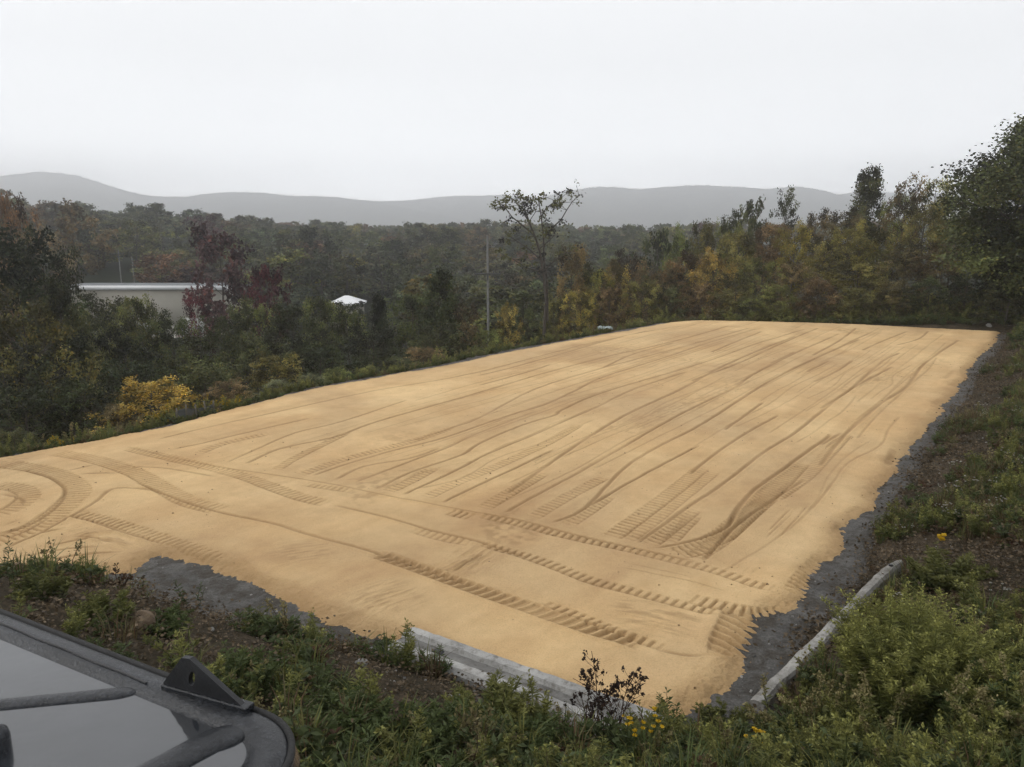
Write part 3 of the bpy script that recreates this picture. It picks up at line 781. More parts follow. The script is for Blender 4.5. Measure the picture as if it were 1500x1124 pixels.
# --- slope bushes just outside the left edge
edge = [
 (222, 550, 26.0, 135, 'brush', 'gold', 'golden orange bush on the left edge of the pad'),
 (170, 585, 25.0, 60, 'brush', 'brn', 'low brown bush left of the golden orange bush'),
 (332, 552, 29.5, 80, 'brush', 'brn', 'reddish brown bush right of the golden orange bush'),
 (405, 512, 33.5, 92, 'brush', 'oli', 'large olive bush behind the grey green bush at the left edge'),
 (405, 552, 30.5, 72, 'brush', 'gry', 'grey green bush on the left edge of the pad'),
 (455, 560, 31.5, 50, 'brush', 'gry', 'low grey bush right of the grey green bush'),
 (490, 535, 34.5, 64, 'brush', 'grn', 'low green bush halfway along the left edge'),
 (535, 533, 35.5, 50, 'brush', 'oli', 'low olive bush beside the bare stretch of the left edge'),
 (470, 500, 38, 90, 'brush', 'blk', 'very dark bush behind the low green bush'),
 (585, 520, 38.5, 70, 'brush', 'dkg', 'dark low bush left of the grey strip of the pad edge'),
 (620, 505, 41, 70, 'brush', 'brn', 'brown bush behind the grey strip of the pad edge'),
 (745, 440, 52, 48, 'brush', 'yel', 'yellow green round bush right of the utility pole'),
 (715, 476, 50, 60, 'brush', 'grn', 'light green bush at the foot of the utility pole'),
 (120, 545, 28, 120, 'brush', 'blk', 'very dark bush left behind the golden orange bush'),
 (30, 560, 27, 120, 'brush', 'blk', 'very dark bush low at the left edge of the view'),
 (300, 520, 36, 120, 'brush', 'dkg', 'dark green bush behind the reddish brown bush'),
 (200, 520, 35, 110, 'brush', 'blk', 'very dark bush up behind the golden orange bush'),
 (20, 625, 22, 70, 'brush', 'dkg', 'dark green bush beside the far left corner of the sand'),
]
for (px, yt, ds, wp, lib, ck, lb) in edge:
    tree_px(px, yt, ds, wp, lib, tuple(v * (1.25 if ck != 'blk' else 1) for v in jit(K[ck], .06)), lb, 'shrub', 'bush', 'bushes along the left edge of the pad')

# --- thicket behind the pad on the right
thick = [
 (1528, 160, 47, 186, 'big', 'dkg', 'huge dark tree at the right edge of the view', 'tree'),
 (1600, 200, 54, 150, 'big', 'dkg', 'dark tree cut by the right edge behind the huge dark one', 'tree'),
 (1275, 236, 66, 78, 'cone', 'dkg', 'tall pointed green tree standing above the thicket', 'tree'),
 (1330, 250, 60, 56, 'lacy', 'brn', 'tall brownish tree right of the pointed green tree', 'tree'),
 (1372, 252, 62, 60, 'lacy', 'oli', 'tall olive tree between the brownish tree and the huge dark one', 'tree'),
 (1318, 278, 63, 50, 'ragged', 'grn', 'green tree filling behind the tall brownish tree', 'tree'),
 (1402, 282, 60, 50, 'ragged', 'grn', 'green tree touching the huge dark tree', 'tree'),
 (1353, 290, 58, 70, 'ragged', 'oli', 'olive tree below the two tallest crowns of the thicket', 'tree'),
 (1105, 283, 76, 42, 'far_round', 'dkg', 'round dark crown standing out against the hills', 'tree'),
 (1156, 269, 70, 44, 'lacy', 'dkg', 'uneven layered crown right of the round dark crown', 'tree'),
 (1195, 302, 66, 44, 'ragged', 'brn', 'brown topped tree right of the layered crown', 'tree'),
 (1232, 300, 64, 56, 'ragged', 'brn', 'brown tree left of the pointed green tree', 'tree'),
 (1066, 304, 70, 40, 'ragged', 'oli', 'olive tree left of the round dark crown', 'tree'),
 (1035, 318, 70, 50, 'round', 'oli', 'yellow green tree where the thicket skyline starts', 'tree'),
 (1002, 322, 74, 50, 'round', 'grn', 'green tree near the left end of the thicket skyline', 'tree'),
 (962, 332, 82, 56, 'far_round', 'dkg', 'dark tree at the left end of the thicket skyline', 'tree'),
 (925, 362, 74, 60, 'ragged', 'brn', 'brown tree stepping down from the thicket skyline', 'tree'),
 (1130, 322, 62, 60, 'ragged', 'brn', 'brown tree below the round dark crown', 'tree'),
 (1085, 335, 60, 60, 'ragged', 'oli', 'olive tree below and left of the round dark crown', 'tree'),
 (1165, 318, 60, 56, 'round', 'yel', 'yellow green tree below the layered crown', 'tree'),
 (1245, 318, 58, 70, 'round', 'yel', 'yellow leaved tree below the pointed green tree', 'tree'),
 (1290, 330, 57, 60, 'ragged', 'oli', 'olive vine covered tree right of the yellow leaved tree', 'tree'),
 (1210, 345, 57, 60, 'ragged', 'oli', 'olive tree left of the yellow leaved tree', 'tree'),
 (1050, 358, 58, 64, 'round', 'yel', 'yellowish tree in the middle of the thicket left half', 'tree'),
 (1010, 362, 60, 60, 'ragged', 'brn', 'brown vine covered tree left of the yellowish tree', 'tree'),
 (965, 378, 60, 60, 'round', 'brn', 'round brown tree low in the left part of the thicket', 'tree'),
 (905, 376, 62, 46, 'ragged', 'yel', 'yellow topped small tree at the thicket left end', 'tree'),
 (875, 382, 60, 50, 'ragged', 'oli', 'olive small tree right of the sparse tree', 'tree'),
 (835, 352, 62, 52, 'ragged', 'brn', 'brown tree just right behind the sparse tree', 'tree'),
 (1120, 372, 56, 60, 'bush', 'oli', 'olive bush at mid height in the thicket middle', 'bush'),
 (1160, 378, 55, 64, 'bush', 'brn', 'brown bush at mid height in the thicket middle', 'bush'),
 (1330, 350, 55, 70, 'bush', 'brn', 'brown bush below the tall brownish tree', 'bush'),
 (1385, 345, 53, 76, 'bush', 'brn', 'brown bush left below the huge dark tree', 'bush'),
 (1262, 378, 54, 84, 'bush', 'oli', 'olive mounded bush below the yellow leaved tree', 'bush'),
 (1080, 398, 54, 70, 'bush', 'grn', 'green mounded bush near the rear edge of the pad', 'bush'),
 (1030, 408, 55, 60, 'bush', 'brn', 'brown mounded bush near the rear left of the pad', 'bush'),
 (985, 412, 56, 60, 'bush', 'dkg', 'dark green bush near the rear left corner of the pad', 'bush'),
 (940, 402, 56, 64, 'bush', 'oli', 'olive bush left of the rear left corner of the pad', 'bush'),
 (895, 410, 56, 56, 'bush', 'brn', 'brown bush well left of the rear corner of the pad', 'bush'),
 (850, 415, 57, 56, 'bush', 'yel', 'yellow brown bush right below the sparse tree', 'bush'),
 (812, 425, 58, 46, 'bush', 'oli', 'olive bush at the foot of the sparse tree', 'bush'),
 (775, 440, 59, 46, 'bush', 'dkg', 'dark bush between the utility pole and the sparse tree', 'bush'),
 (1140, 412, 52, 60, 'brush', 'oli', 'low olive bush at the middle of the pad rear edge', 'bush'),
 (1200, 402, 52, 66, 'brush', 'brn', 'low brown bush at the middle of the pad rear edge', 'bush'),
 (1255, 418, 51, 66, 'brush', 'oli', 'low olive bush right of the middle of the rear edge', 'bush'),
 (1310, 408, 51, 66, 'brush', 'brn', 'low brown bush near the rear right part of the edge', 'bush'),
 (1365, 402, 50, 66, 'brush', 'dkg', 'low dark bush left of the huge dark tree base', 'bush'),
 (1420, 395, 49, 70, 'brush', 'blk', 'blackish bush in front of the huge dark tree base', 'bush'),
 (1480, 400, 46, 80, 'brush', 'blk', 'blackish bush at the right edge in front of the huge dark tree', 'bush'),
 (1385, 438, 49.5, 46, 'brush', 'oli', 'small olive bush by the pale stones near the rear right corner', 'bush'),
 (1100, 432, 52.5, 60, 'brush', 'grn', 'small green bush at the rear left part of the pad edge', 'bush'),
]
for (px, yt, ds, wp, lib, ck, lb, ct) in thick:
    c_ = jit(K[ck], .1)
    tree_px(px, yt, ds, wp, lib, c_, lb, 'shrub' if ct == 'bush' else 'broadleaf_tree', ct, 'trees and bushes of the thicket behind the pad')

# --- sparse tree beside the pole
def sparse_tree():
    D = 55.0
    base = PY(795, 480, D); base[2] = gz(base[0], D)
    t = empty('sparse_tree', base)
    tr = PM(); cr = PM(); rng = np.random.default_rng(5)
    def q(px, py, dy=0): return PY(px, py, D + dy) - base
    limbs = [([(797, 490), (800, 440), (796, 400), (790, 365), (783, 345), (775, 325), (770, 310)], .11, .05, 0),
             ([(802, 470), (802, 420), (797, 380), (796, 345), (793, 318), (790, 300)], .085, .035, .6),
             ([(783, 345), (765, 330), (750, 318), (738, 302), (728, 296)], .06, .02, -.5),
             ([(775, 325), (762, 305), (752, 292), (742, 288)], .05, .02, .3),
             ([(793, 318), (800, 305), (812, 296), (822, 290)], .05, .02, .5),
             ([(796, 350), (808, 335), (822, 322), (830, 308), (838, 296), (848, 287)], .06, .02, -.8),
             ([(796, 385), (775, 365), (755, 352), (740, 342)], .06, .02, .8),
             ([(797, 400), (770, 392), (752, 380), (735, 372)], .05, .02, -1),
             ([(798, 395), (815, 380), (828, 372), (840, 368)], .05, .02, 1),
             ([(790, 365), (805, 352), (812, 345)], .04, .02, -.4), ([(770, 310), (768, 300), (766, 290)], .03, .015, 0),
             ([(790, 300), (788, 293), (800, 289)], .03, .015, .3), ([(775, 325), (785, 310), (780, 297)], .03, .015, -.3)]
    C = []
    for pts, r0, r1, dy in limbs:
        W = np.array([q(x, y, dy * k / len(pts)) for k, (x, y) in enumerate(pts)])
        tr.tube(W, r0, r1, (1, 1, 1), 5)
        for k in range(len(W)):
            if W[k][2] > 3.6 and k >= 1:
                for j in range(2 if k < len(W) - 2 else 3):
                    e = W[k] + rng.normal(size=3) * np.array([.45, .45, .3])
                    tr.tube([W[k], e], .018, .01, (1, 1, 1), 3); C.append(e)
    C = np.array(C)
    for c in C:
        n = int(rng.integers(8, 26)); dark = rng.random() < .35
        cen = c + rng.normal(size=(n, 3)) * np.array([.16, .16, .12])
        col = np.array((.03, .028, .022)) if dark else np.array((.11, .11, .035))
        cr.leaves(cen, rng.normal(size=(n, 3)), .2 * rng.uniform(.7, 1.3, n), .13, col * rng.uniform(.7, 1.3, (n, 1)), rng)
    ob('trunk', tr.mesh('trunk', M['bark']), t)
    ob('crown', cr.mesh('crown', M['leaf']), t)
    tag(t, 'sparse nearly leafless tree with branches standing against the hills', 'tree')
sparse_tree()

# ------------------------------------------------------------------ box / poly helpers for built things
def boxes(name, items, mat, parent=None, loc=None, bev=0.0):
    """items: (x0,x1,y0,y1,z0,z1)"""
    V = []; Q = []
    for (x0, x1, y0, y1, z0, z1) in items:
        n = len(V)
        V += [(x0, y0, z0), (x1, y0, z0), (x1, y1, z0), (x0, y1, z0), (x0, y0, z1), (x1, y0, z1), (x1, y1, z1), (x0, y1, z1)]
        Q += [(n, n + 3, n + 2, n + 1), (n + 4, n + 5, n + 6, n + 7), (n, n + 1, n + 5, n + 4), (n + 1, n + 2, n + 6, n + 5), (n + 2, n + 3, n + 7, n + 6), (n + 3, n, n + 4, n + 7)]
    o = ob(name, np_mesh(name, V, Q, mat), parent, loc)
    if bev:
        b = o.modifiers.new('bevel', 'BEVEL'); b.width = bev; b.segments = 3; b.limit_method = 'ANGLE'
    return o

def pydata(name, V, F, mat, parent=None, bev=0, smooth=False, loc=None):
    me = bpy.data.meshes.new(name); me.from_pydata([tuple(map(float, v)) for v in V], [], F); me.update()
    me.materials.append(mat)
    if smooth:
        for p in me.polygons: p.use_smooth = True
    o = ob(name, me, parent, loc)
    if bev:
        b = o.modifiers.new('bevel', 'BEVEL'); b.width = bev; b.segments = 3; b.limit_method = 'ANGLE'
    return o

# --- warehouse
def warehouse():
    D = 108.0
    a = PY(88, 421, D); b = PY(352, 421, D)
    g = min(gz(a[0], D), gz(b[0], D)) - .3; top = a[2]; w = b[0] - a[0]; dep = 6.5
    t = empty('warehouse', (a[0], D, g)); hh = top - g
    tag(t, 'long low pale building with a white roof edge among the trees', 'building')
    boxes('wall', [(0, w, 0, dep, 0, hh)], M['building_wall'], t)
    boxes('fascia', [(-.3, w + .3, -.3, -.01, hh - .35, hh + .22)], M['white_trim'], t)
    boxes('roof', [(-.2, w + .2, 0.0, dep + .2, hh + .003, hh + .12)], M['roof_membrane'], t)
    for k in range(3):
        x0 = 1.5 + k * 7.2
        d_ = boxes('dock_door', [(x0, x0 + 3, -.05, -.003, .1, 3.1)], M['dock_door'], t)
        boxes('window', [(x0 + 4, x0 + 5.6, -.06, -.004, 1.6, 2.7)], M['dark_glass'], t)
warehouse()

# --- white peaked roof
def tent():
    D = 118.0
    c = PY(508, 433, D); l = PY(484, 443, D); r = PY(533, 443, D)
    w = (r[0] - l[0]) / 2; g = gz(c[0], D); e = l[2] - g; p = c[2] - g
    t = empty('white_pavilion', (c[0], D, g)); tag(t, 'small building with a bright white peaked roof showing between dark trees', 'building')
    pydata('roof', [(-w, -w, e), (w, -w, e), (w, w, e), (-w, w, e), (-.3, 0, p), (.3, 0, p), (-w, -w, e - .25), (w, -w, e - .25), (w, w, e - .25), (-w, w, e - .25)],
           [(0, 1, 5, 4), (1, 2, 5), (2, 3, 4, 5), (3, 0, 4), (0, 6, 7, 1), (1, 7, 8, 2), (2, 8, 9, 3), (3, 9, 6, 0), (6, 9, 8, 7)], M['white_roof'], t)
    boxes('wall', [(-w + .35, w - .35, -w + .35, w - .35, 0, e - .26)], M['building_wall'], t)
tent()

# --- utility poles
def pole(px, ytop, ybase_dist, r, arm_y=None, label='', arm=True, light=False):
    D = ybase_dist; top = PY(px, ytop, D); g = gz(top[0], D)
    t = empty('utility_pole', (top[0], D, g - .3)); h = top[2] - g + .3
    tag(t, label, 'utility pole')
    pm = PM(); pm.tube([(0, 0, 0), (.02, 0, h * .5), (0, 0, h)], r * 1.15, r * .8, (1, 1, 1), 12)
    V, Q, C = pm.arrays(); n = len(V); ob('pole', np_mesh('pole', V, Q, M['pole_wood'], C, True), t)
    pydata('pole_cap', [(r * .8 * math.cos(k * math.pi / 6), r * .8 * math.sin(k * math.pi / 6), h) for k in range(12)] + [(0, 0, h + .03)],
           [(k, (k + 1) % 12, 12) for k in range(12)], M['pole_wood'], t)
    if arm:
        az = PY(px, arm_y, D)[2] - g + .3
        boxes('crossarm', [(-1.0, 1.0, -.22, -.12, az - .04, az + .04)], M['grey_bracket'], t)
        for s in (-.9, -.45, .45, .9):
            q = PM(); q.tube([(s, -.17, az + .06), (s, -.17, az + .1), (s, -.17, az + .2), (s, -.17, az + .24)], .03, .03, (1, 1, 1), 8, [.02, .05, .045, .01])
            V, Q, C = q.arrays(); ob('insulator', np_mesh('insulator', V, Q, M['grey_bracket'], C, True), t)
        boxes('brace', [(-.03, .03, -.118, -.07, az - .5, az + .03)], M['grey_bracket'], t)
    return t
pole(714, 346, 60, .09, 401, 'tall weathered grey utility pole with a crossarm beside the sparse tree')
pole(173, 366, 135, .10, 372, 'thin distant utility pole rising behind the long pale building', True)
pole(193, 376, 140, .08, 0, 'shorter of the thin distant poles behind the pale building', False)

# ------------------------------------------------------------------ concrete barriers
def barrier_front():
    """barrier lying on its side at the front edge: pale lips with a stained channel between"""
    p0 = P(562, 938, .32); p1 = P(960, 1084, .28)
    L = np.hypot(*(p1 - p0)[:2]); rz = math.atan2(p1[1] - p0[1], p1[0] - p0[0])
    t = empty('concrete_barrier', (p0[0], p0[1], 0), rz); tag(t, 'long grooved concrete barrier lying along the front edge of the sand', 'concrete barrier')
    n = 46; xs = np.linspace(0, L, n)
    # profile across (y towards the pad positive), z up: near lip, channel, far lip
    pr = np.array([(.00, -.35), (.00, .20), (.05, .27), (.17, .28), (.215, .235), (.40, .225), (.44, .29), (.56, .30), (.60, .26), (.62, -.30)])
    V = []; rng = np.random.default_rng(3)
    for i, x in enumerate(xs):
        for j, (y, z) in enumerate(pr):
            k = .004 * rng.normal()
            chip = -.035 * max(0, vn(np.array([x * 3.1 + j]), np.array([j * 1.7]), 91)[0]) if j in (2, 3, 6, 7) else 0
            shrink = .03 * (1 - min(1, x / .12))
            V.append((x, y + k * .5 + (shrink if y < .3 else -shrink), z + k * .6 + chip - (.04 if x < .05 and z > 0 else 0) - .06 * x / L))
    m_ = len(pr); F = [(i * m_ + j, i * m_ + j + 1, (i + 1) * m_ + j + 1, (i + 1) * m_ + j) for i in range(n - 1) for j in range(m_ - 1)]
    ch = [f for k, f in enumerate(F) if k % (m_ - 1) == 4]; body = [f for k, f in enumerate(F) if k % (m_ - 1) != 4]
    body.append(tuple(range(m_))[::-1]); body.append(tuple((n - 1) * m_ + j for j in range(m_)))
    pydata('barrier_body', V, [tuple(reversed(f)) for f in body], M['concrete'], t)
    pydata('stained_channel', V, [tuple(reversed(f)) for f in ch], M['concrete_stained'], t)
    for x in (.72,):
        pydata('lifting_notch', [(x - .09, .24, .19), (x + .12, .24, .19), (x + .09, .37, .19), (x - .09, .37, .19), (x - .07, .26, .234), (x + .07, .26, .234), (x + .05, .35, .234), (x - .06, .35, .234)],
               [(0, 1, 5, 4), (1, 2, 6, 5), (2, 3, 7, 6), (3, 0, 4, 7), (4, 5, 6, 7)], M['black_steel'], t)
barrier_front()

def barrier_right():
    p1 = P(1312, 822, .42); p0 = P(1110, 1020, .22)
    L = np.hypot(*(p1 - p0)[:2]); rz = math.atan2(p1[1] - p0[1], p1[0] - p0[0])
    t = empty('concrete_rail', (p0[0], p0[1], .06), rz); tag(t, 'pale concrete rail with a pointed end and bolt hole half buried under the ferny bush', 'concrete rail')
    n = 60; V = []; rng = np.random.default_rng(8)
    pr = [(-.085, -.5), (-.09, .15), (-.06, .20), (.0, .21), (.06, .20), (.09, .15), (.10, -.4)]
    for i in range(n):
        x = L * i / (n - 1); s = 1.0; off = 0
        e = (L - x)
        if e < .45: s = max(.12, (e / .45) ** .55); off = -.09 * (1 - e / .45) ** 2
        for j, (y, z) in enumerate(pr):
            k = .0025 * rng.normal() + .03 * float(vn(np.array([x * 2.2]), np.array([j * .6]), 95)[0]) * (z > 0)
            V.append((x, y * s + off + k, (z if z > 0 else z) + k + .30 * x / L - .10))
    m_ = len(pr); F = [(i * m_ + j, (i + 1) * m_ + j, (i + 1) * m_ + j + 1, i * m_ + j + 1) for i in range(n - 1) for j in range(m_ - 1)]
    F.append(tuple(range(m_))); F.append(tuple((n - 1) * m_ + j for j in range(m_))[::-1])
    pydata('rail_body', V, F, M['concrete_pale'], t, smooth=False)
    x = L - .30; z = .12 + .30 * x / L
    hole = PM(); hole.tube([(x, -.02, z - .08), (x, -.02, z - .02), (x, -.02, z - .001)], .035, .035, (1, 1, 1), 12)
    V2, Q2, C2 = hole.arrays(); V2 = list(map(tuple, V2)); F2 = [tuple(q) for q in Q2.tolist()] + [tuple(range(len(V2) - 12, len(V2)))]
    pydata('bolt_hole', V2, F2, M['black_steel'], t)
barrier_right()

# ------------------------------------------------------------------ rocks
def rock_mesh(seed, mat, flat=.7):
    rng = np.random.default_rng(seed); import bmesh
    bm = bmesh.new(); bmesh.ops.create_icosphere(bm, subdivisions=3, radius=1)
    cuts = rng.normal(size=(11, 3)); cuts /= np.linalg.norm(cuts, axis=1, keepdims=True); off = rng.uniform(.55, .9, 11)
    for v in bm.verts:
        c = np.array(v.co)
        for n_, o_ in zip(cuts, off):
            d_ = c @ n_
            if d_ > o_: c = c - n_ * (d_ - o_)
        c *= 1 + .04 * rng.normal(); c[2] *= flat; v.co = c
    me = bpy.data.meshes.new('rock'); bm.to_mesh(me); bm.free(); me.materials.append(mat); return me
rm = [rock_mesh(i, M['stone']) for i in range(3)]; rp = [rock_mesh(10 + i, M['pale_stone']) for i in range(3)]; rb = rock_mesh(20, M['brown_stone'], .95)
def rock(px, py, s, me, label, group=None, sink=.35, sc=(1, 1, 1)):
    g = G(px, py); o = ob('rock', me); o.location = (g[0], g[1], g[2] + s * (.5 - sink)); o.scale = (s * sc[0], s * sc[1], s * sc[2])
    o.rotation_euler = (rnd.uniform(-.3, .3), rnd.uniform(-.3, .3), rnd.uniform(0, 6)); tag(o, label, 'rock', group)
rock(205, 925, .22, rb, 'brown upright boulder among the weeds above the vehicle', sc=(.9, .9, 1.2))
rock(545, 960, .13, rp[0], 'pale broken stone left of the end of the grooved barrier')
rock(530, 975, .10, rp[1], 'smaller pale broken stone left of the end of the grooved barrier')
rock(1205, 985, .17, rp[2], 'pale concrete chunk just right of the rail under the ferny bush')
rock(440, 1000, .06, rm[0], 'small stone in the bare soil in front of the vehicle')
rock(432, 975, .05, rp[0], 'tiny pale stone on bare soil left of centre')
rock(310, 925, .05, rp[1], 'tiny pale stone in the weeds below the grey gravel patch')
for k, (px, py, s) in enumerate([(1243, 466, .26), (1256, 468, .2), (1345, 462, .24), (1352, 470, .3), (1387, 463, .25), (1405, 462, .22), (1298, 470, .2), (1320, 467, .18), (1425, 475, .2), (1448, 478, .22), (1370, 472, .2), (1275, 469, .22)]):
    rock(px, py, s * .9, rp[k % 3], 'pale stone in the row of stones along the rear right edge of the sand', 'stones behind the rear edge')
# crumpled sheet near the rear left
def crumple():
    g = P(893, 487, .05); rng = np.random.default_rng(2); n = 9
    V = [(x * .10 + rng.normal() * .03, y * .06 + rng.normal() * .03, .05 + rng.uniform(0, .2)) for y in range(n) for x in range(n)]
    F = [(y * n + x, y * n + x + 1, (y + 1) * n + x + 1, (y + 1) * n + x) for y in range(n - 1) for x in range(n - 1)]
    o = pydata('plastic_sheet', V, F, M['plastic_sheet'], loc=(g[0] - .6, g[1] + .3, gz(g[0], g[1] + .3) + .1))
    so = o.modifiers.new('thick', 'SOLIDIFY'); so.thickness = .01
    tag(o, 'crumpled pale plastic sheet lying at the rear left edge of the sand', 'plastic sheet')
crumple()
# silt fence
def silt():
    a = P(268, 618, 0); b = P(322, 606, 0); g0 = gz(a[0] - .3, a[1] + .3)
    L = np.hypot(*(b - a)[:2]); t = empty('silt_fence', (a[0] - .35, a[1] + .35, min(g0, 0) - .1), math.atan2(b[1] - a[1], b[0] - a[0]))
    tag(t, 'short low grey fence of fabric on stakes right of the golden orange bush', 'silt fence')
    n = 30; V = []
    for i in range(n):
        x = L * i / (n - 1); y = .04 * math.sin(x * 9)
        V += [(x, y, 0), (x, y + .02, .52 + .05 * math.sin(x * 5))]
    o = pydata('fabric', V, [(2 * i, 2 * i + 2, 2 * i + 3, 2 * i + 1) for i in range(n - 1)], M['silt_fabric'], t)
    s = o.modifiers.new('thick', 'SOLIDIFY'); s.thickness = .012
    for k in range(5):
        x = L * k / 4
        boxes('stake', [(x - .02, x + .02, -.075, -.035, 0, .66 + .06 * (k % 2))], M['stake_wood'], t)
silt()

# ------------------------------------------------------------------ weeds
GRN = np.array((.085, .112, .038)); DG = np.array((.055, .070, .028)); YG = np.array((.20, .20, .06)); TAN = np.array((.22, .19, .09))
BRN = np.array((.10, .065, .035)); RED = np.array((.09, .04, .03)); YEL = np.array((.65, .42, .02)); WHT = np.array((.36, .35, .31)); DK = np.array((.028, .018, .014))

def stem_pts(rng, h, lean, az, n=7, base=(0, 0, 0)):
    t = np.linspace(0, 1, n)
    r = lean * h * t ** 1.8
    return np.stack([base[0] + r * math.cos(az) + .01 * rng.normal(size=n) * t, base[1] + r * math.sin(az) + .01 * rng.normal(size=n) * t, base[2] + h * (t - .28 * lean * t ** 3)], 1)

def feather(pm, rng, h, lean, az, base, c0, c1, nl=26, ll=.13, tip=None, wd=.22, t0=.12, tipn=30, fan=3):
    S = stem_pts(rng, h, lean, az, 8, base); tt = np.linspace(0, 1, 8)
    pm.tube(S, .006, .002, np.array(c0) * .8, 3)
    t = np.sort(rng.uniform(t0, 1, nl)); c = np.stack([np.interp(t, tt, S[:, k]) for k in range(3)], 1)
    a = np.arange(nl) * 2.4 + rng.normal(size=nl) * .4
    L = ll * (.45 + .75 * np.sin(math.pi * np.clip(t * .85 + .1, 0, 1))) * rng.uniform(.7, 1.2, nl)
    for f in range(fan):
        da = (f - (fan - 1) / 2) * .45
        d = np.stack([np.cos(a + da), np.sin(a + da), .55 + .35 * rng.normal(size=nl)], 1)
        d /= np.linalg.norm(d, axis=1, keepdims=True)
        ll_ = L * (1 - .25 * abs(f - (fan - 1) / 2))
        cc = np.array(c0) * (1 - t[:, None]) + np.array(c1) * t[:, None]
        pm.leaves(c + d * ll_[:, None] * .5, d, ll_, ll_ * wd, cc * rng.uniform(.75, 1.25, (nl, 1)), rng, .08)
    if tip is not None:
        t = rng.uniform(.72, 1.03, tipn); c = np.stack([np.interp(t, tt, S[:, k]) for k in range(3)], 1) + rng.normal(size=(tipn, 3)) * .016
        d = rng.normal(size=(tipn, 3)); d[:, 2] += .6
        pm.leaves(c, d, .035, .02, np.array(tip) * rng.uniform(.7, 1.25, (tipn, 1)), rng)

def clump(rng, n, h, rad, spread, c0, c1, **kw):
    pm = PM()
    for k in range(n):
        az = rng.uniform(0, 6.28); r = rad * math.sqrt(rng.random())
        feather(pm, rng, h * rng.uniform(.6, 1.05) * (1 - .3 * r / max(rad, .01)), spread * (.3 + r / max(rad, .01)) * rng.uniform(.6, 1.2), az + rng.normal() * .3,
                (r * math.cos(az), r * math.sin(az), -.03), c0, c1, **kw)
    return pm

def grass_pm(rng, n, h, rad, col, col2=None):
    pm = PM(); col2 = col if col2 is None else col2
    az = rng.uniform(0, 6.28, n); r = rad * np.sqrt(rng.random(n)); hh = h * rng.uniform(.5, 1.1, n); le = rng.uniform(.15, .7, n)
    b = np.stack([r * np.cos(az), r * np.sin(az), np.full(n, -.02)], 1)
    o_ = np.stack([np.cos(az), np.sin(az), 0 * az], 1)
    m_ = b + o_ * (le * hh * .3)[:, None] + np.array([0, 0, 1]) * (hh * .6)[:, None]
    e = b + o_ * (le * hh)[:, None] + np.array([0, 0, 1]) * (hh * (1 - .3 * le))[:, None]
    sd = np.stack([-np.sin(az), np.cos(az), 0 * az], 1) * .006
    V = np.stack([b - sd, b + sd, m_ + sd * .8, m_ - sd * .8, e + sd * .1, e - sd * .1], 1).reshape(-1, 3)
    i = np.arange(n) * 6
    Q = np.concatenate([np.stack([i, i + 1, i + 2, i + 3], 1), np.stack([i + 3, i + 2, i + 4, i + 5], 1)])
    cc = np.where(rng.random((n, 1)) < .5, col, col2) * rng.uniform(.7, 1.3, (n, 1))
    pm.add(V, Q, np.repeat(cc, 6, 0)); return pm

def flowers(pm, rng, n, rad, z0, z1, col, s=.03, stem=True):
    for k in range(n):
        a = rng.uniform(0, 6.28); r = rad * math.sqrt(rng.random()); z = rng.uniform(z0, z1)
        c = np.array((r * math.cos(a), r * math.sin(a), z))
        if stem: pm.tube([(c[0] * .6, c[1] * .6, 0), c], .003, .002, GRN, 3)
        m_ = 6; aa_ = np.arange(m_) * 2 * math.pi / m_
        d = np.stack([np.cos(aa_), np.sin(aa_), .15 + 0 * aa_], 1)
        pm.leaves(c + d * s * .35, d, s, s * .7, col * rng.uniform(.8, 1.15, (m_, 1)), rng)
        pm.leaves(c + rng.normal(size=(4, 3)) * s * .15, rng.normal(size=(4, 3)), s * .8, s * .6, col, rng)

def plant(name, pm, px, py, label, cat, group=None, sc=1.0, rz=None, dz=0):
    g = G(px, py); o = ob(name, pm.mesh(name, M['weed'])); o.location = (g[0], g[1], g[2] + dz); o.scale = (sc,) * 3
    o.rotation_euler = (0, 0, 0 if rz is None else rz); tag(o, label, cat, group); return o

rg = np.random.default_rng(77)
# the big ferny bush
plant('ragweed_bush', clump(rg, 190, 1.55, .62, .34, GRN * 1.2, YG * 1.15, nl=76, ll=.13, tip=YG * 1.7, tipn=26, wd=.10, fan=3), 1335, 1040, 'large feathery green bush beside the pointed concrete rail', 'bush')
plant('ragweed_bush', clump(rg, 46, .8, .45, .5, DG * 1.2, GRN, nl=34, ll=.13, wd=.2), 1440, 1060, 'darker green bushy weed right behind the large feathery bush', 'bush')
plant('ragweed_bush', clump(rg, 40, .75, .4, .5, DG * 1.3, YG * .7, nl=34, ll=.13, wd=.2), 1380, 860, 'green weed bush with one yellow flower head above the pointed rail end', 'bush')
pmf = PM(); flowers(pmf, rg, 8, .06, .68, .78, YEL * .8, .05, False)
plant('goldenrod', pmf, 1372, 850, 'yellow flower head above the pointed rail end', 'flower')
# centre ragweed clump in front of the barrier
plant('ragweed', clump(rg, 46, .62, .32, .5, GRN, YG * .85, nl=30, ll=.11, wd=.2), 715, 1062, 'bright green feathery weed in front of the middle of the grooved barrier', 'weed')
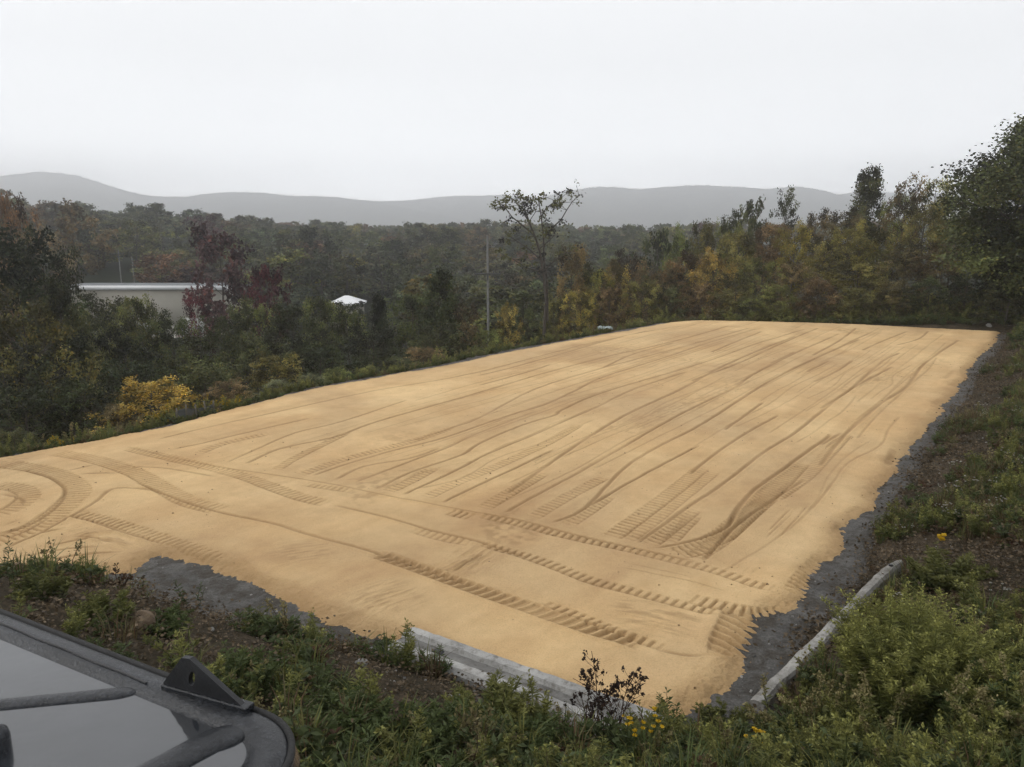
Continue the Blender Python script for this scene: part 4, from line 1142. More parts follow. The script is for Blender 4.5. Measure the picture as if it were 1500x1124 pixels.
# dark seed-head plant
def seedhead(rng, h, n=3, colr=DK):
    pm = PM()
    for k in range(n):
        az = rng.uniform(0, 6.28); le = rng.uniform(.15, .6) if k else .1; hh = h * rng.uniform(.65, 1.0) if k else h
        S = stem_pts(rng, hh, le, az, 8, (rng.normal() * .06, rng.normal() * .06, 0)); tt = np.linspace(0, 1, 8)
        pm.tube(S, .006, .003, RED * .7, 4)
        for j in range(11):
            t = rng.uniform(.3, .98); c = np.array([np.interp(t, tt, S[:, q]) for q in range(3)]); a = rng.uniform(0, 6.28)
            L = .34 * (1.15 - t) + .05; e = c + np.array((math.cos(a), math.sin(a), .9)) * L * .7
            pm.tube([c, (c + e) / 2 + [0, 0, -.01], e], .0028, .002, RED * .7, 3)
            m_ = 11; pm.leaves(e + rng.normal(size=(m_, 3)) * .012, rng.normal(size=(m_, 3)), .034, .026, colr * rng.uniform(.6, 1.5, (m_, 1)), rng)
        m_ = 16; t = rng.uniform(.1, .9, m_); c = np.stack([np.interp(t, tt, S[:, q]) for q in range(3)], 1)
        d = rng.normal(size=(m_, 3)); pm.leaves(c + d * .03, d, .07, .02, np.array((.07, .05, .03)) * rng.uniform(.6, 1.4, (m_, 1)), rng)
    return pm
plant('seedhead_plant', seedhead(rg, 1.15, 6), 898, 1092, 'tall bare plant with dark seed heads in front of the near corner of the sand', 'plant')
plant('seedhead_plant', seedhead(rg, .75, 4), 858, 1085, 'shorter bare plant with dark seed heads left of the tall one', 'plant')
plant('green_stalk_weed', clump(rg, 8, .82, .15, .22, DG * 1.4, GRN * 1.1, nl=50, ll=.09, wd=.3, fan=1), 985, 1095, 'upright leafy green weed right of the dark seed head plant', 'weed')
plant('green_stalk_weed', clump(rg, 6, .62, .13, .25, DG * 1.5, YG * .8, nl=40, ll=.08, wd=.3, fan=1), 945, 1090, 'yellowish leafy weed between the seed head plant and the taller green weed', 'weed')
for (px, py, n, lb) in [(925, 1112, 9, 'yellow button flowers left of the bottom middle of the view'), (955, 1100, 7, 'yellow button flowers standing tallest near the bottom middle'), (1103, 1121, 7, 'yellow button flowers right of the bottom middle of the view')]:
    q = PM(); flowers(q, rg, n, .11, .42, .58, YEL * .8, .036); plant('tansy', q, px, py + 22, lb, 'flower', 'yellow button flowers')
mug = [(1135, 1090, .72, 'tan tipped weed stalks right of the near sand corner'), (1205, 1100, .9, 'tall tan tipped weed stalks below the concrete chunk'), (1245, 1060, .85, 'curved tan tipped stalks in front of the large feathery bush'),
       (1290, 1118, .85, 'tan tipped weed stalks directly below the large feathery bush'), (1375, 1122, .95, 'tall tan tipped stalks at the bottom right of the feathery bush'), (1455, 1118, .7, 'tan tipped stalks near the bottom right corner'),
       (1490, 1090, .9, 'tan tipped stalks cut by the right edge of the view')]
for px, py, h, lb in mug:
    plant('mugwort', clump(rg, 9, h * 1.25, .16, .42, DG * 1.5, YG * .8, nl=34, ll=.09, tip=TAN * 1.2, tipn=70, wd=.25, fan=2), px, py, lb, 'weed', 'tan tipped weed stalks at the bottom right')
lf = [(350, 1012, 30, .5, .26, DG * 1.3, GRN, 'dark green leafy weed clump right behind the triangular bracket'), (505, 1075, 40, .55, .32, DG * 1.3, GRN, 'wide green weed clump left of the bottom middle'),
      (430, 975, 16, .36, .14, GRN, YG * .7, 'small light green weed above bare soil left of the grooved barrier'), (245, 930, 24, .42, .22, DG * 1.3, GRN, 'green weed beside the brown boulder'),
      (150, 915, 26, .46, .28, GRN, YG * .7, 'light green weed above the long edge of the vehicle'), (60, 880, 24, .42, .25, DG * 1.3, YG * .6, 'green weed at the left above the vehicle'),
      (620, 1100, 34, .5, .3, DG * 1.3, GRN, 'green weed clump at the bottom left of the grooved barrier'), (1060, 1080, 26, .5, .25, DG * 1.4, YG * .7, 'leafy green weed at the near tip of the gravel strip'),
      (1190, 1020, 12, .3, .15, DG * 1.5, YG * .7, 'light green weed against the left side of the concrete rail'), (800, 1110, 30, .45, .3, DG * 1.2, GRN, 'dark green weed clump below the grooved barrier')]
for px, py, n, h, rad, c0, c1, lb in lf:
    plant('leafy_weed', clump(rg, n, h, rad, .45, c0, c1, nl=26, ll=.09, wd=.26), px, py, lb, 'weed')
for px, py, h, lb in [(15, 858, .62, 'thin dark stalk at the left edge in front of the sand'), (62, 862, .5, 'leaning dark stalk above the left part of the vehicle'), (270, 892, .5, 'left of two thin green stalks against the gravel patch'), (288, 895, .52, 'right of two thin green stalks against the gravel patch')]:
    q = PM(); feather(q, rg, h, .25, rg.uniform(0, 6), (0, 0, 0), DG, DG * 1.3, nl=34, ll=.07, wd=.35, fan=1); feather(q, rg, h * .7, .4, rg.uniform(0, 6), (.05, 0, 0), DG, DG * 1.3, nl=24, ll=.06, wd=.35, fan=1)
    plant('thin_stalk', q, px, py, lb, 'weed')
# goldenrod along the left edge
for (px, py, h, lb) in [(88, 655, .55, 'small yellow flowering plant at the far left corner of the sand'), (250, 618, 1.0, 'yellow flowering plant in front of the golden orange bush'),
                        (308, 604, .95, 'yellow flowering plant right of the golden orange bush'), (345, 603, .7, 'smaller yellow flowering plant beside the silt fence'), (118, 645, .5, 'yellow green plant right of the far left corner plant')]:
    q = clump(rg, 14, h, .28, .3, GRN, YG, nl=22, ll=.12, tip=YEL * .75, tipn=40, wd=.3)
    V, Q, C = q.arrays(); o = ob('goldenrod', np_mesh('goldenrod', V, Q, M['weed'], C)); g = P(px, py, 0) + np.array((-.3, .35, 0))
    o.location = (g[0], g[1], gz(g[0], g[1])); tag(o, lb, 'flowering plant', 'yellow flowering plants on the left edge')

# scattered ground cover: merged variants
def variants():
    r = np.random.default_rng(99); A = {}
    A['green'] = [clump(r, 6, .34, .12, .5, DG * 1.4, GRN * 1.1, nl=14, ll=.08, wd=.2, fan=3).arrays() for _ in range(5)]
    A['light'] = [clump(r, 5, .36, .10, .45, GRN, YG * .8, nl=14, ll=.08, wd=.24, fan=2).arrays() for _ in range(4)]
    A['dark'] = [clump(r, 6, .36, .14, .5, DG * .8, DG * 1.4, nl=12, ll=.10, wd=.35, fan=2).arrays() for _ in range(4)]
    A['brown'] = [clump(r, 5, .26, .10, .5, BRN * .9, BRN * 1.3, nl=12, ll=.07, wd=.2, fan=3).arrays() for _ in range(4)]
    A['red'] = [clump(r, 5, .28, .12, .5, RED * .8, BRN, nl=12, ll=.07, wd=.35, fan=2).arrays() for _ in range(3)]
    A['grass'] = [grass_pm(r, 26, .36, .10, GRN, YG * .7).arrays() for _ in range(4)]
    A['dry'] = [grass_pm(r, 24, .32, .10, TAN * .55, BRN * 1.2).arrays() for _ in range(4)]
    W = []
    for _ in range(4):
        q = clump(r, 4, .34, .12, .4, GRN, YG * .6, nl=10, ll=.06, wd=.25, fan=2); flowers(q, r, 9, .15, .26, .38, WHT, .022); W.append(q.arrays())
    A['white'] = W
    A['plume'] = [clump(r, 5, .62, .08, .35, GRN, YG * .95, nl=44, ll=.085, tip=YG * 1.3, tipn=24, wd=.14, fan=3).arrays() for _ in range(4)]
    A['stalk'] = [clump(r, 3, .6, .07, .3, BRN * .8, TAN * .6, nl=16, ll=.05, tip=TAN * .9, tipn=30, wd=.25, fan=2).arrays() for _ in range(4)]
    A['litter'] = []
    for _ in range(4):
        q = PM(); n = 40; c = r.normal(size=(n, 3)) * [.16, .16, .004] + [0, 0, .015]; d = r.normal(size=(n, 3)) * [1, 1, .25]
        q.leaves(c, d, .05, .03, np.array((.10, .074, .046)) * r.uniform(.5, 1.7, (n, 1)), r); A['litter'].append(q.arrays())
    return A
VA = variants()

def scatter(name, label, pts, kinds, smin, smax, seed, cat='ground cover', lift=None):
    r = np.random.default_rng(seed); Vs = []; Qs = []; Cs = []; n0 = 0
    z = terrain(pts[:, 0], pts[:, 1])
    for i in range(len(pts)):
        k = kinds[i]; V, Q, C = VA[k][r.integers(len(VA[k]))]
        a = r.uniform(0, 6.28); s = r.uniform(smin, smax); ca, sa = math.cos(a) * s, math.sin(a) * s
        W = np.empty_like(V); W[:, 0] = V[:, 0] * ca - V[:, 1] * sa + pts[i, 0]; W[:, 1] = V[:, 0] * sa + V[:, 1] * ca + pts[i, 1]; W[:, 2] = V[:, 2] * s * r.uniform(.8, 1.2) + z[i]
        Vs.append(W); Qs.append(Q + n0); Cs.append(C * r.uniform(.75, 1.2)); n0 += len(W)
    me = np_mesh(name, np.concatenate(Vs), np.concatenate(Qs), M['weed'], np.concatenate(Cs))
    o = ob(name, me); tag(o, label, cat, kind='stuff'); return o

RA, RB = P(1110, 1020, .22)[:2], P(1312, 822, .42)[:2]
def clear_rail(p):
    e = (RB - RA); L = np.hypot(*e); e = e / L; q = p - RA
    t = np.clip(q @ e, 0, L); dd = np.hypot(q[:, 0] - t * e[0], q[:, 1] - t * e[1])
    side = q[:, 0] * e[1] - q[:, 1] * e[0]
    return (dd > .24) & ~((side < 0) & (dd < .45)) & (np.hypot(p[:, 0] + 1.5, p[:, 1] - 10.6) > .8)

def pick(r, n, table):
    ks = list(table); p = np.array([table[k] for k in ks], float); p /= p.sum(); return [ks[i] for i in r.choice(len(ks), n, p=p)]

r = np.random.default_rng(5)
n = 210
pp = np.stack([r.uniform(.3, 7.5, n), r.uniform(4.6, 9.5, n)], 1); d = sdf(pp[:, 0], pp[:, 1]); w = apron(pp[:, 0], pp[:, 1])
q = pp[(d > w + .7) & (pp[:, 1] < 8.3 + .25 * pp[:, 0]) & ~((np.abs(pp[:, 0]) < .9) & (pp[:, 1] < 3.4)) & clear_rail(pp)]
scatter('tall_weeds', 'tall feathery weeds crowding the bottom right of the slope', q, pick(r, len(q), dict(plume=3, stalk=1)), .6, 1.1, 12, 'weeds')
# foreground slope
n = 15000
pp = np.stack([r.uniform(-14, 11, n), r.uniform(2.2, 15, n)], 1)
d = sdf(pp[:, 0], pp[:, 1]); w = apron(pp[:, 0], pp[:, 1])
a_ = (pp[:, 0] - C0[0]) * E1[0] + (pp[:, 1] - C0[1]) * E1[1]
patch = fbm(pp[:, 0] * .45, pp[:, 1] * .45, 201) + .25 * fbm(pp[:, 0] * 2, pp[:, 1] * 2, 203)
ok = (d > w + .12) & (a_ < 1.5) & (patch > -.17 - .35 * sst(pp[:, 1] + pp[:, 0] * -.25, 8.6, 7.2) + .25 * r.random(n)) & ((np.hypot((pp[:, 0] + 2.2) / 1.9, (pp[:, 1] - 8.6) / 1.0) > 1) | (r.random(n) < .3)) & ~((pp[:, 0] < .2) & (pp[:, 0] > -2.9) & (pp[:, 1] < 3.0))
ok &= ~((np.abs(pp[:, 0] - 0) < .9) & (pp[:, 1] < 3.4))
ok &= clear_rail(pp)
q = pp[ok]; dq = d[ok] - w[ok]
ks = pick(r, len(q), dict(green=4, light=3.2, dark=2.6, brown=1.2, red=.5, grass=2.4, dry=1.4, plume=.55, stalk=.5))
scatter('slope_weeds', 'mixed green weeds and grass covering the near slope', q, ks, .65, 1.45, 1, 'weeds')
n = 3000
pp = np.stack([r.uniform(-10, 9, n), r.uniform(4, 14, n)], 1); d = sdf(pp[:, 0], pp[:, 1]); w = apron(pp[:, 0], pp[:, 1])
q = pp[(d > w + .05) & (d < 6)]
scatter('leaf_litter', 'brown leaf litter and clods on the near slope', q, ['litter'] * len(q), .6, 1.4, 2, 'leaf litter')
# right bank
n = 24000
aa_ = r.uniform(1, 48, n) ** 1.0; bb_ = r.uniform(.4, 7.5, n)
pp = C0[None] + aa_[:, None] * E1[None] + bb_[:, None] * E2[None]
d = sdf(pp[:, 0], pp[:, 1]); w = apron(pp[:, 0], pp[:, 1])
patch = fbm(pp[:, 0] * .4, pp[:, 1] * .4, 207) + .3 * fbm(pp[:, 0] * 1.6, pp[:, 1] * 1.6, 209)
bare = sst(d - w, 2.0, .5) * .5 * sst(aa_, 2, 8)
ok = (d > w + .05) & (patch > -.20 + bare + .2 * (r.random(n) - .5)) & (r.random(n) < np.where(aa_ > 22, .55, .9))
ok &= clear_rail(pp)
q = pp[ok]
ks = pick(r, len(q), dict(green=2.2, light=2.6, dark=1.2, brown=4.0, red=1.0, grass=2.2, dry=4.2, white=.7, stalk=1.1, plume=.5))
scatter('bank_weeds', 'brownish weeds with tiny white flowers on the right bank', q, ks, .6, 1.35, 3, 'weeds')
q = pp[(~ok) & (d > w - .05)][:1800]
scatter('bank_litter', 'clods and dead leaves on the bare part of the right bank', q, ['litter'] * len(q), .8, 1.8, 4, 'leaf litter')
# left edge strip and rear strip
n = 9000
aa_ = r.uniform(-1, 50, n); bb_ = r.uniform(-27, -15.5, n)
pp = C0[None] + aa_[:, None] * E1[None] + bb_[:, None] * E2[None]
pp = np.concatenate([pp, np.stack([r.uniform(-22, -10, 2500), r.uniform(19.5, 30, 2500)], 1)])
d = sdf(pp[:, 0], pp[:, 1]); w = apron(pp[:, 0], pp[:, 1]); q = pp[(d > w * .7 + .1) & (d < 9)]
ks = pick(r, len(q), dict(green=3, light=5, dark=2, brown=2, grass=2.5, dry=2.4, plume=3, red=.5, stalk=1.6))
scatter('left_edge_weeds', 'rough weeds and undergrowth along the left edge of the sand', q, ks, .5, 1.45, 6, 'weeds')
n = 9000
aa_ = r.uniform(37, 58, n); bb_ = r.uniform(-24, 6, n)
pp = C0[None] + aa_[:, None] * E1[None] + bb_[:, None] * E2[None]
d = sdf(pp[:, 0], pp[:, 1]); q = pp[(d > .9) & (d < 8)]
ks = pick(r, len(q), dict(green=4, light=3, dark=3, brown=1.2, grass=3, dry=.7, plume=1.5, stalk=.6))
scatter('rear_weeds', 'tall green weeds and grass behind the rear edge of the sand', q, ks, 1.3, 2.4, 7, 'weeds')
# undergrowth further down on the left
n = 5200
pp = np.stack([r.uniform(-40, 12, n), r.uniform(26, 62, n)], 1); d = sdf(pp[:, 0], pp[:, 1]); q = pp[(d > 6)]
ks = pick(r, len(q), dict(dark=5, green=3, light=1, brown=1))
scatter('valley_undergrowth', 'dark undergrowth between the trees below the left side', q, ks, 3.0, 5.5, 8, 'undergrowth')

# pebbles
n = 12000
pp = np.stack([r.uniform(-9, 18, n), r.uniform(6, 30, n)], 1); d = sdf(pp[:, 0], pp[:, 1]); pp = pp[(d > -.35) & (d < 1.9)]
zt = np.maximum(terrain(pp[:, 0], pp[:, 1]), 0.0)
cube = np.array([(-1, -1, -1), (1, -1, -1), (1, 1, -1), (-1, 1, -1), (-.7, -.7, 1), (.7, -.6, .8), (.6, .7, 1), (-.8, .7, .9)]) * .5
cq = np.array([(0, 3, 2, 1), (4, 5, 6, 7), (0, 1, 5, 4), (1, 2, 6, 5), (2, 3, 7, 6), (3, 0, 4, 7)])
pm = PM()
for i in range(len(pp)):
    s = .008 + .045 * r.random() ** 5; a = r.uniform(0, 6.28)
    V = (cube + r.normal(size=(8, 3)) * .14) * s * np.array([1, r.uniform(.6, 1), r.uniform(.5, .9)])
    V = np.stack([V[:, 0] * math.cos(a) - V[:, 1] * math.sin(a) + pp[i, 0], V[:, 0] * math.sin(a) + V[:, 1] * math.cos(a) + pp[i, 1], V[:, 2] + zt[i] + s * .2], 1)
    pm.add(V, cq, np.array((.27, .26, .245)) * r.uniform(.4, 1.5))
o = ob('pebbles', pm.mesh('pebbles', M['weed'])); tag(o, 'small loose stones scattered over gravel and soil', 'pebbles', kind='stuff')

pp = C0[None] + r.uniform(-4, 32, 2600)[:, None] * E1[None] + r.uniform(-16.5, -.1, 2600)[:, None] * E2[None]
pp = pp[sdf(pp[:, 0], pp[:, 1]) < -.2]; pm = PM()
for i in range(len(pp)):
    s = .008 + .022 * r.random() ** 3; V = (cube + r.normal(size=(8, 3)) * .16) * s * np.array([1.2, .9, .7]) + [pp[i, 0], pp[i, 1], .118]
    pm.add(V, cq, np.array((.36, .24, .12)) * r.uniform(.45, 1.2))
o = ob('sand_clods', pm.mesh('sand_clods', M['weed'])); tag(o, 'tiny clods lying on the graded sand', 'clods', kind='stuff')

# ------------------------------------------------------------------ vehicle at the lower left
def vehicle():
    ZR = 5.0
    C = P(497, 1072, ZR)[:2]; A = P(0, 884, ZR)[:2] - C; A /= np.hypot(*A); B = np.array([A[1], -A[0]])
    if B[1] > 0: B = -B
    # local frame: x along -A (towards the corner), y from the camera side to the outer long edge
    g = gz(C[0] + A[0] * .9 + B[0] * .7, C[1] + A[1] * .9 + B[1] * .7)
    t = empty('utility_vehicle', (C[0], C[1], g), math.atan2(-A[1], -A[0]))
    tag(t, 'wet black utility vehicle with a flat ribbed roof and triangular bracket', 'vehicle')
    hr = ZR - g
    ca, sa = -A[0], -A[1]
    def loc(px, py, dz=0.0):
        w_ = P(px, py, ZR + dz)[:2] - C
        return (w_[0] * ca + w_[1] * sa, -w_[0] * sa + w_[1] * ca)
    Lx, Wy = -2.0, -1.35
    # roof: super-ellipse cornered slab with rolled edge
    def outline(inset, n=14, r0=.19):
        x0, x1, y0, y1 = Lx + inset, -inset, Wy + inset, -inset; r_ = max(.02, r0 - inset); pts = []
        for cx, cy, s in ((x1 - r_, y1 - r_, 0), (x0 + r_, y1 - r_, 1), (x0 + r_, y0 + r_, 2), (x1 - r_, y0 + r_, 3)):
            for k in range(n):
                a = (s + k / (n - 1)) * math.pi / 2; pts.append((cx + r_ * math.cos(a), cy + r_ * math.sin(a)))
        return pts
    rings = [(.05, -.30), (.012, -.22), (0, -.13), (.0, -.05), (.008, -.022), (.03, -.004), (.05, 0.0), (.085, -.002), (.092, -.010), (.10, -.012)]
    V = []; F = []; m_ = 56
    for ins, dz in rings: V += [(x, y, hr + dz) for x, y in outline(ins)]
    for i in range(len(rings) - 1):
        for j in range(m_): F.append((i * m_ + j, i * m_ + (j + 1) % m_, (i + 1) * m_ + (j + 1) % m_, (i + 1) * m_ + j))
    o = pydata('roof_frame', V, F, M['paint_rough'], t, smooth=True)
    V = [(x, y, hr - .012) for x, y in outline(.10)]
    pydata('roof_panel', V + [(x, y, hr - .06) for x, y in outline(.10)], [tuple(range(m_)), tuple(range(m_, 2 * m_))[::-1]], M['paint'], t)
    # weld seams along the flange
    pm = PM()
    a0 = np.array(loc(0, 913)); a1 = np.array(loc(215, 1001))
    pm.tube([(*(a0 + (a1 - a0) * k / 15 + np.array([0, .0012 * math.sin(k * 1.1)])), hr + .0005 * (k % 2)) for k in range(16)], .0032, .0032, (1, 1, 1), 6)
    V_, Q_, C_ = pm.arrays(); ob('seam', np_mesh('seam', V_, Q_, M['black_steel'], C_, True), t)
    q = PM(); oc = [p for p in outline(.014)][:15] + [(Lx + .2, -.014)]
    q.tube([(x_, y_, hr - .012) for x_, y_ in oc], .0075, .0075, (1, 1, 1), 8); V_, Q_, C_ = q.arrays(); ob('edge_seal', np_mesh('edge_seal', V_, Q_, M['rubber'], C_, True), t)
    # raised ribs: half-round bars with rounded ends
    def rib(pts, r_, hgt=None, mat='paint_rough', name='rib', z0=-.012):
        pts = [np.array(p) for p in pts]; out = []
        n = 12; L_ = [0]
        for a, b in zip(pts, pts[1:]): L_.append(L_[-1] + np.hypot(*(b - a)))
        s = np.concatenate([[0, .008, .02, .04], np.linspace(.06, L_[-1] - .06, 24), [L_[-1] - .04, L_[-1] - .02, L_[-1] - .008, L_[-1]]])
        X_ = np.interp(s, L_, [p[0] for p in pts]); Y_ = np.interp(s, L_, [p[1] for p in pts])
        tx, ty = np.gradient(X_), np.gradient(Y_); l_ = np.hypot(tx, ty); tx, ty = tx / l_, ty / l_
        e = np.minimum(s, L_[-1] - s); rr_ = np.where(e < .05, np.sqrt(np.clip(1 - (1 - e / .05) ** 2, 0.001, 1)), 1)
        V = []; k_ = 13; hgt = hgt or r_ * .62
        for i in range(len(s)):
            for j in range(k_):
                a = math.pi * j / (k_ - 1); V.append((X_[i] - ty[i] * math.cos(a) * r_ * rr_[i], Y_[i] + tx[i] * math.cos(a) * r_ * rr_[i], hr + z0 + math.sin(a) ** .8 * hgt * rr_[i]))
        F = [(i * k_ + j, i * k_ + j + 1, (i + 1) * k_ + j + 1, (i + 1) * k_ + j) for i in range(len(s) - 1) for j in range(k_ - 1)]
        return pydata(name, V, F, M[mat], t, smooth=True)
    r1 = loc(203, 1006); r0 = loc(-260, 1050); rib([r1, r0], .020, .008)
    r1 = loc(365, 1062); rib([r1, loc(310, 1078), loc(215, 1128), loc(60, 1215)], .036, .013)
    # seam running on from the bracket
    s0 = loc(238, 1010); s1 = loc(372, 1060); rib([s0, s1], .007, .007)
    # corner post bulge
    # triangular bracket: an upright plate with an oval hole
    b0 = np.array(loc(240, 1008, .0)); b1 = np.array(loc(360, 1042, .0)); w_ = np.hypot(*(b1 - b0)); hd = (b1 - b0) / w_
    hgt = .088; th = .012; nrm = np.array([-hd[1], hd[0]])
    tri = [(0, 0), (w_, 0), (w_ * .965, hgt * .09), (w_ * .36, hgt), (w_ * .26, hgt * .97), (0, hgt * .15)]
    hc = (w_ * .37, hgt * .47); hp = [(hc[0] + .0085 * math.cos(a) + .004 * math.sin(a), hc[1] + .018 * math.sin(a)) for a in [k * math.pi / 8 for k in range(16)]]
    import bmesh
    bm = bmesh.new(); vs = []
    def lift(p, off): return (b0[0] + hd[0] * p[0] + nrm[0] * off, b0[1] + hd[1] * p[0] + nrm[1] * off, hr + p[1])
    rings_ = []
    for off in (0, th):
        o_ = [bm.verts.new(lift(p, off)) for p in tri]; h_ = [bm.verts.new(lift(p, off)) for p in hp]
        ed = [bm.edges.new((o_[k], o_[(k + 1) % len(o_)])) for k in range(len(o_))] + [bm.edges.new((h_[k], h_[(k + 1) % 16])) for k in range(16)]
        bmesh.ops.triangle_fill(bm, edges=ed, use_beauty=True); rings_.append((o_, h_))
    for q in (0, 1):
        a_, b_ = rings_[0][q], rings_[1][q]; n_ = len(a_)
        for k in range(n_): bm.faces.new((a_[k], a_[(k + 1) % n_], b_[(k + 1) % n_], b_[k]))
    bmesh.ops.recalc_face_normals(bm, faces=bm.faces)
    me = bpy.data.meshes.new('bracket'); bm.to_mesh(me); bm.free(); me.materials.append(M['black_steel']); br = ob('bracket', me, t)
    # bracket foot and gusset behind
    def prism(name, base, z0, z1, mat, parent):
        n_ = len(base); return pydata(name, [(x, y, z0) for x, y in base] + [(x, y, z1) for x, y in base],
            [tuple(range(n_))[::-1], tuple(range(n_, 2 * n_))] + [(k, (k + 1) % n_, n_ + (k + 1) % n_, n_ + k) for k in range(n_)], mat, parent, bev=.003)
    f0 = b0 - nrm * .006 - hd * .004; f1 = b1 - nrm * .006 + hd * .006; f2 = b1 + nrm * .022 + hd * .006; f3 = b0 + nrm * .022 - hd * .004
    prism('bracket_foot', [f0, f1, f2, f3], hr - .004, hr + .010, M['paint_rough'], t)
    gs = b0 + hd * w_ * .45 + nrm * th
    q0 = gs; q1 = gs + nrm * .035
    pydata('gusset', [(*q0, hr + .01), (*q1, hr + .01), (*q0, hr + hgt * .75), *[(q[0] + hd[0] * .01, q[1] + hd[1] * .01, z) for q, z in ((q0, hr + .01), (q1, hr + .01), (q0, hr + hgt * .75))]],
           [(0, 1, 2), (3, 5, 4), (0, 3, 4, 1), (1, 4, 5, 2), (2, 5, 3, 0)], M['paint_rough'], t)
    # small bolt stub at the left
    s = loc(-2, 1092); q = PM(); q.tube([(s[0], s[1], hr - .02), (s[0], s[1], hr + .02), (s[0], s[1], hr + .035), (s[0], s[1], hr + .045)], .02, .02, (1, 1, 1), 12, [.022, .022, .018, .002])
    V_, Q_, C_ = q.arrays(); ob('bolt', np_mesh('bolt', V_, Q_, M['paint_rough'], C_, True), t)
    # cage posts, body, wheels below the roof
    for x in (-.12, Lx + .12):
        for y in (-.12, Wy + .12):
            q = PM(); q.tube([(x, y, .75), (x, y, hr * .7), (x, y, hr - .15)], .03, .03, (1, 1, 1), 10); V_, Q_, C_ = q.arrays(); ob('cage_post', np_mesh('cage_post', V_, Q_, M['black_steel'], C_, True), t)
    boxes('body', [(Lx + .05, -.05, Wy + .12, -.12, .38, .82), (Lx - .7, Lx + .05, Wy + .2, -.2, .42, .95), (-.05, .30, Wy + .2, -.2, .42, .72)], M['paint'], t, bev=.04)
    boxes('bumper', [(.30, .36, Wy + .25, -.25, .40, .55)], M['rusty_mud'], t, bev=.01)
    for y in (-.45, Wy + .45): boxes('seat', [(Lx + .7, Lx + 1.2, y - .22, y + .22, .82, .92), (Lx + .62, Lx + .72, y - .22, y + .22, .92, 1.35)], M['seat_vinyl'], t, bev=.03)
    for x in (-.05, Lx - .35):
        for y in (-.10, Wy + .10):
            w_e = empty('wheel', (0, 0, 0)); w_e.parent = t; w_e.location = (x, y, .30)
            bm = bmesh.new(); n_ = 40
            prof = [(-.10, .17), (-.12, .24), (-.105, .295), (-.05, .315), (.05, .315), (.105, .295), (.12, .24), (.10, .17)]
            vv = [[bm.verts.new((r_ * (1 + (.02 if k % 2 and r_ > .28 else 0)) * math.cos(k * 2 * math.pi / n_), w, r_ * (1 + (.02 if k % 2 and r_ > .28 else 0)) * math.sin(k * 2 * math.pi / n_))) for (w, r_) in prof] for k in range(n_)]
            for k in range(n_):
                for j in range(len(prof)): bm.faces.new((vv[k][j], vv[(k + 1) % n_][j], vv[(k + 1) % n_][(j + 1) % len(prof)], vv[k][(j + 1) % len(prof)]))
            bmesh.ops.recalc_face_normals(bm, faces=bm.faces)
            me = bpy.data.meshes.new('tyre'); bm.to_mesh(me); bm.free(); me.materials.append(M['rubber']); ob('tyre', me, w_e)
            q = PM(); q.tube([(0, -.085, 0), (0, -.08, 0), (0, .08, 0), (0, .085, 0)], .17, .17, (1, 1, 1), 24, [.02, .168, .168, .02]); V_, Q_, C_ = q.arrays(); ob('rim', np_mesh('rim', V_, Q_, M['grey_bracket'], C_), w_e)
vehicle()

# ------------------------------------------------------------------ air, sky, light, camera
mh = bpy.data.materials.new('haze_air'); mh.use_nodes = True; nt = mh.node_tree; nt.nodes.clear()
out = nt.nodes.new('ShaderNodeOutputMaterial'); pv = nt.nodes.new('ShaderNodeVolumePrincipled')
pv.inputs['Color'].default_value = (.97, .98, 1.0, 1); pv.inputs['Density'].default_value = .00088; pv.inputs['Anisotropy'].default_value = .75
nt.links.new(pv.outputs[0], out.inputs['Volume'])
hz = boxes('haze', [(-3850, 3850, -3850, 3850, -60, 235)], mh); tag(hz, 'pale misty haze filling the valley', 'haze', kind='stuff')

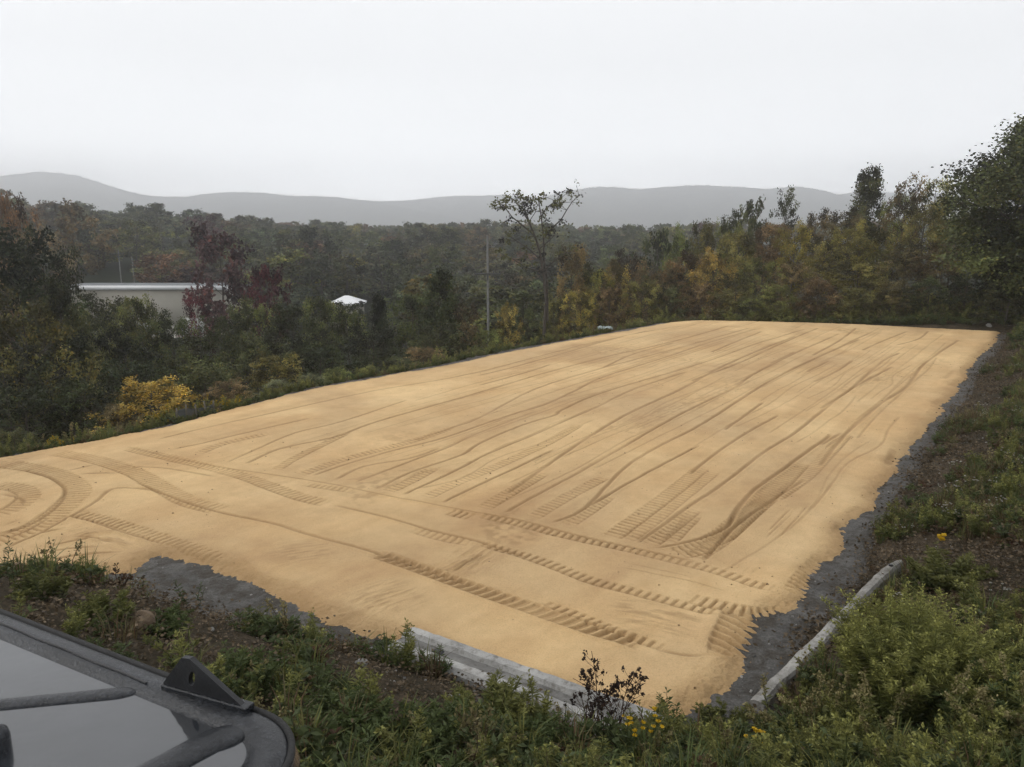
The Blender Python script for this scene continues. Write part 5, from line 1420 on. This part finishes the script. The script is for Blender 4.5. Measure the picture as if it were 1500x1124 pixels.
w = bpy.data.worlds.new('World'); SC.world = w; w.use_nodes = True
nt = w.node_tree; bg = nt.nodes['Background']
sky = nt.nodes.new('ShaderNodeTexSky'); sky.sky_type = 'NISHITA'; sky.sun_disc = False
SUN_EL, SUN_AZ = R(42), R(-95)          # azimuth measured from +Y towards +X
sky.sun_elevation = SUN_EL; sky.sun_rotation = SUN_AZ
sky.air_density = 1; sky.dust_density = 4; sky.ozone_density = 1
hs = nt.nodes.new('ShaderNodeHueSaturation'); hs.inputs['Saturation'].default_value = .12; nt.links.new(sky.outputs[0], hs.inputs['Color'])
tc = nt.nodes.new('ShaderNodeTexCoord'); sp = nt.nodes.new('ShaderNodeSeparateXYZ'); nt.links.new(tc.outputs['Generated'], sp.inputs[0])
zk = np.linspace(0, 1, 401)
vk = np.exp(np.interp(zk, [0, .045, .08, .12, .18, .3, .6, 1], np.log([84, 58, 27.5, 14.2, 9.3, 7.95, 7.7, 7.5])))
kk_ = np.exp(-(np.linspace(-1, 1, 21) * 2) ** 2); kk_ /= kk_.sum(); vk = np.exp(np.convolve(np.pad(np.log(vk), 10, 'edge'), kk_, 'valid'))
zs = [0, .02, .035, .05, .06, .07, .08, .09, .10, .11, .12, .13, .145, .16, .18, .20, .23, .27, .32, .4, .5, .7, 1.0]
cr = ramp(nt, sp.outputs['Z'], [(z_, (float(np.interp(z_, zk, vk)) * .99, float(np.interp(z_, zk, vk)), float(np.interp(z_, zk, vk)) * 1.013)) for z_ in zs])
cn = nz(nt, 1.6, 5, .5, tc.outputs['Generated'], .5)
cl = ramp(nt, cn.outputs['Fac'], [(.3, (.935, .937, .945)), (.7, (1.025, 1.025, 1.025))])
ov = mixc(nt, 1.0, cr.outputs[0], cl.outputs[0], 'MULTIPLY')
mx = mixc(nt, .93, hs.outputs[0], ov)
nt.links.new(mx, bg.inputs['Color']); bg.inputs['Strength'].default_value = .133

ld = bpy.data.lights.new('sun', 'SUN'); ld.energy = .9; ld.angle = R(14); ld.color = (1, .96, .90)
so = bpy.data.objects.new('sun', ld); COL.objects.link(so)
sd = Vector((math.sin(SUN_AZ) * math.cos(SUN_EL), math.cos(SUN_AZ) * math.cos(SUN_EL), math.sin(SUN_EL)))
so.rotation_euler = sd.to_track_quat('Z', 'Y').to_euler()

cd = bpy.data.cameras.new('camera'); co = bpy.data.objects.new('camera', cd); COL.objects.link(co)
co.location = (0, 0, H); co.rotation_euler = (math.pi / 2 - TH, 0, 0)
cd.sensor_width = 36; cd.lens = 36 * FPX / 1500; cd.clip_start = .05; cd.clip_end = 9000
SC.camera = co
SC.view_settings.view_transform = 'Standard'; SC.view_settings.look = 'None'; SC.view_settings.exposure = 0; SC.view_settings.gamma = 1
SC.cycles.max_bounces = 5; SC.cycles.diffuse_bounces = 2; SC.cycles.transmission_bounces = 3; SC.cycles.volume_bounces = 1
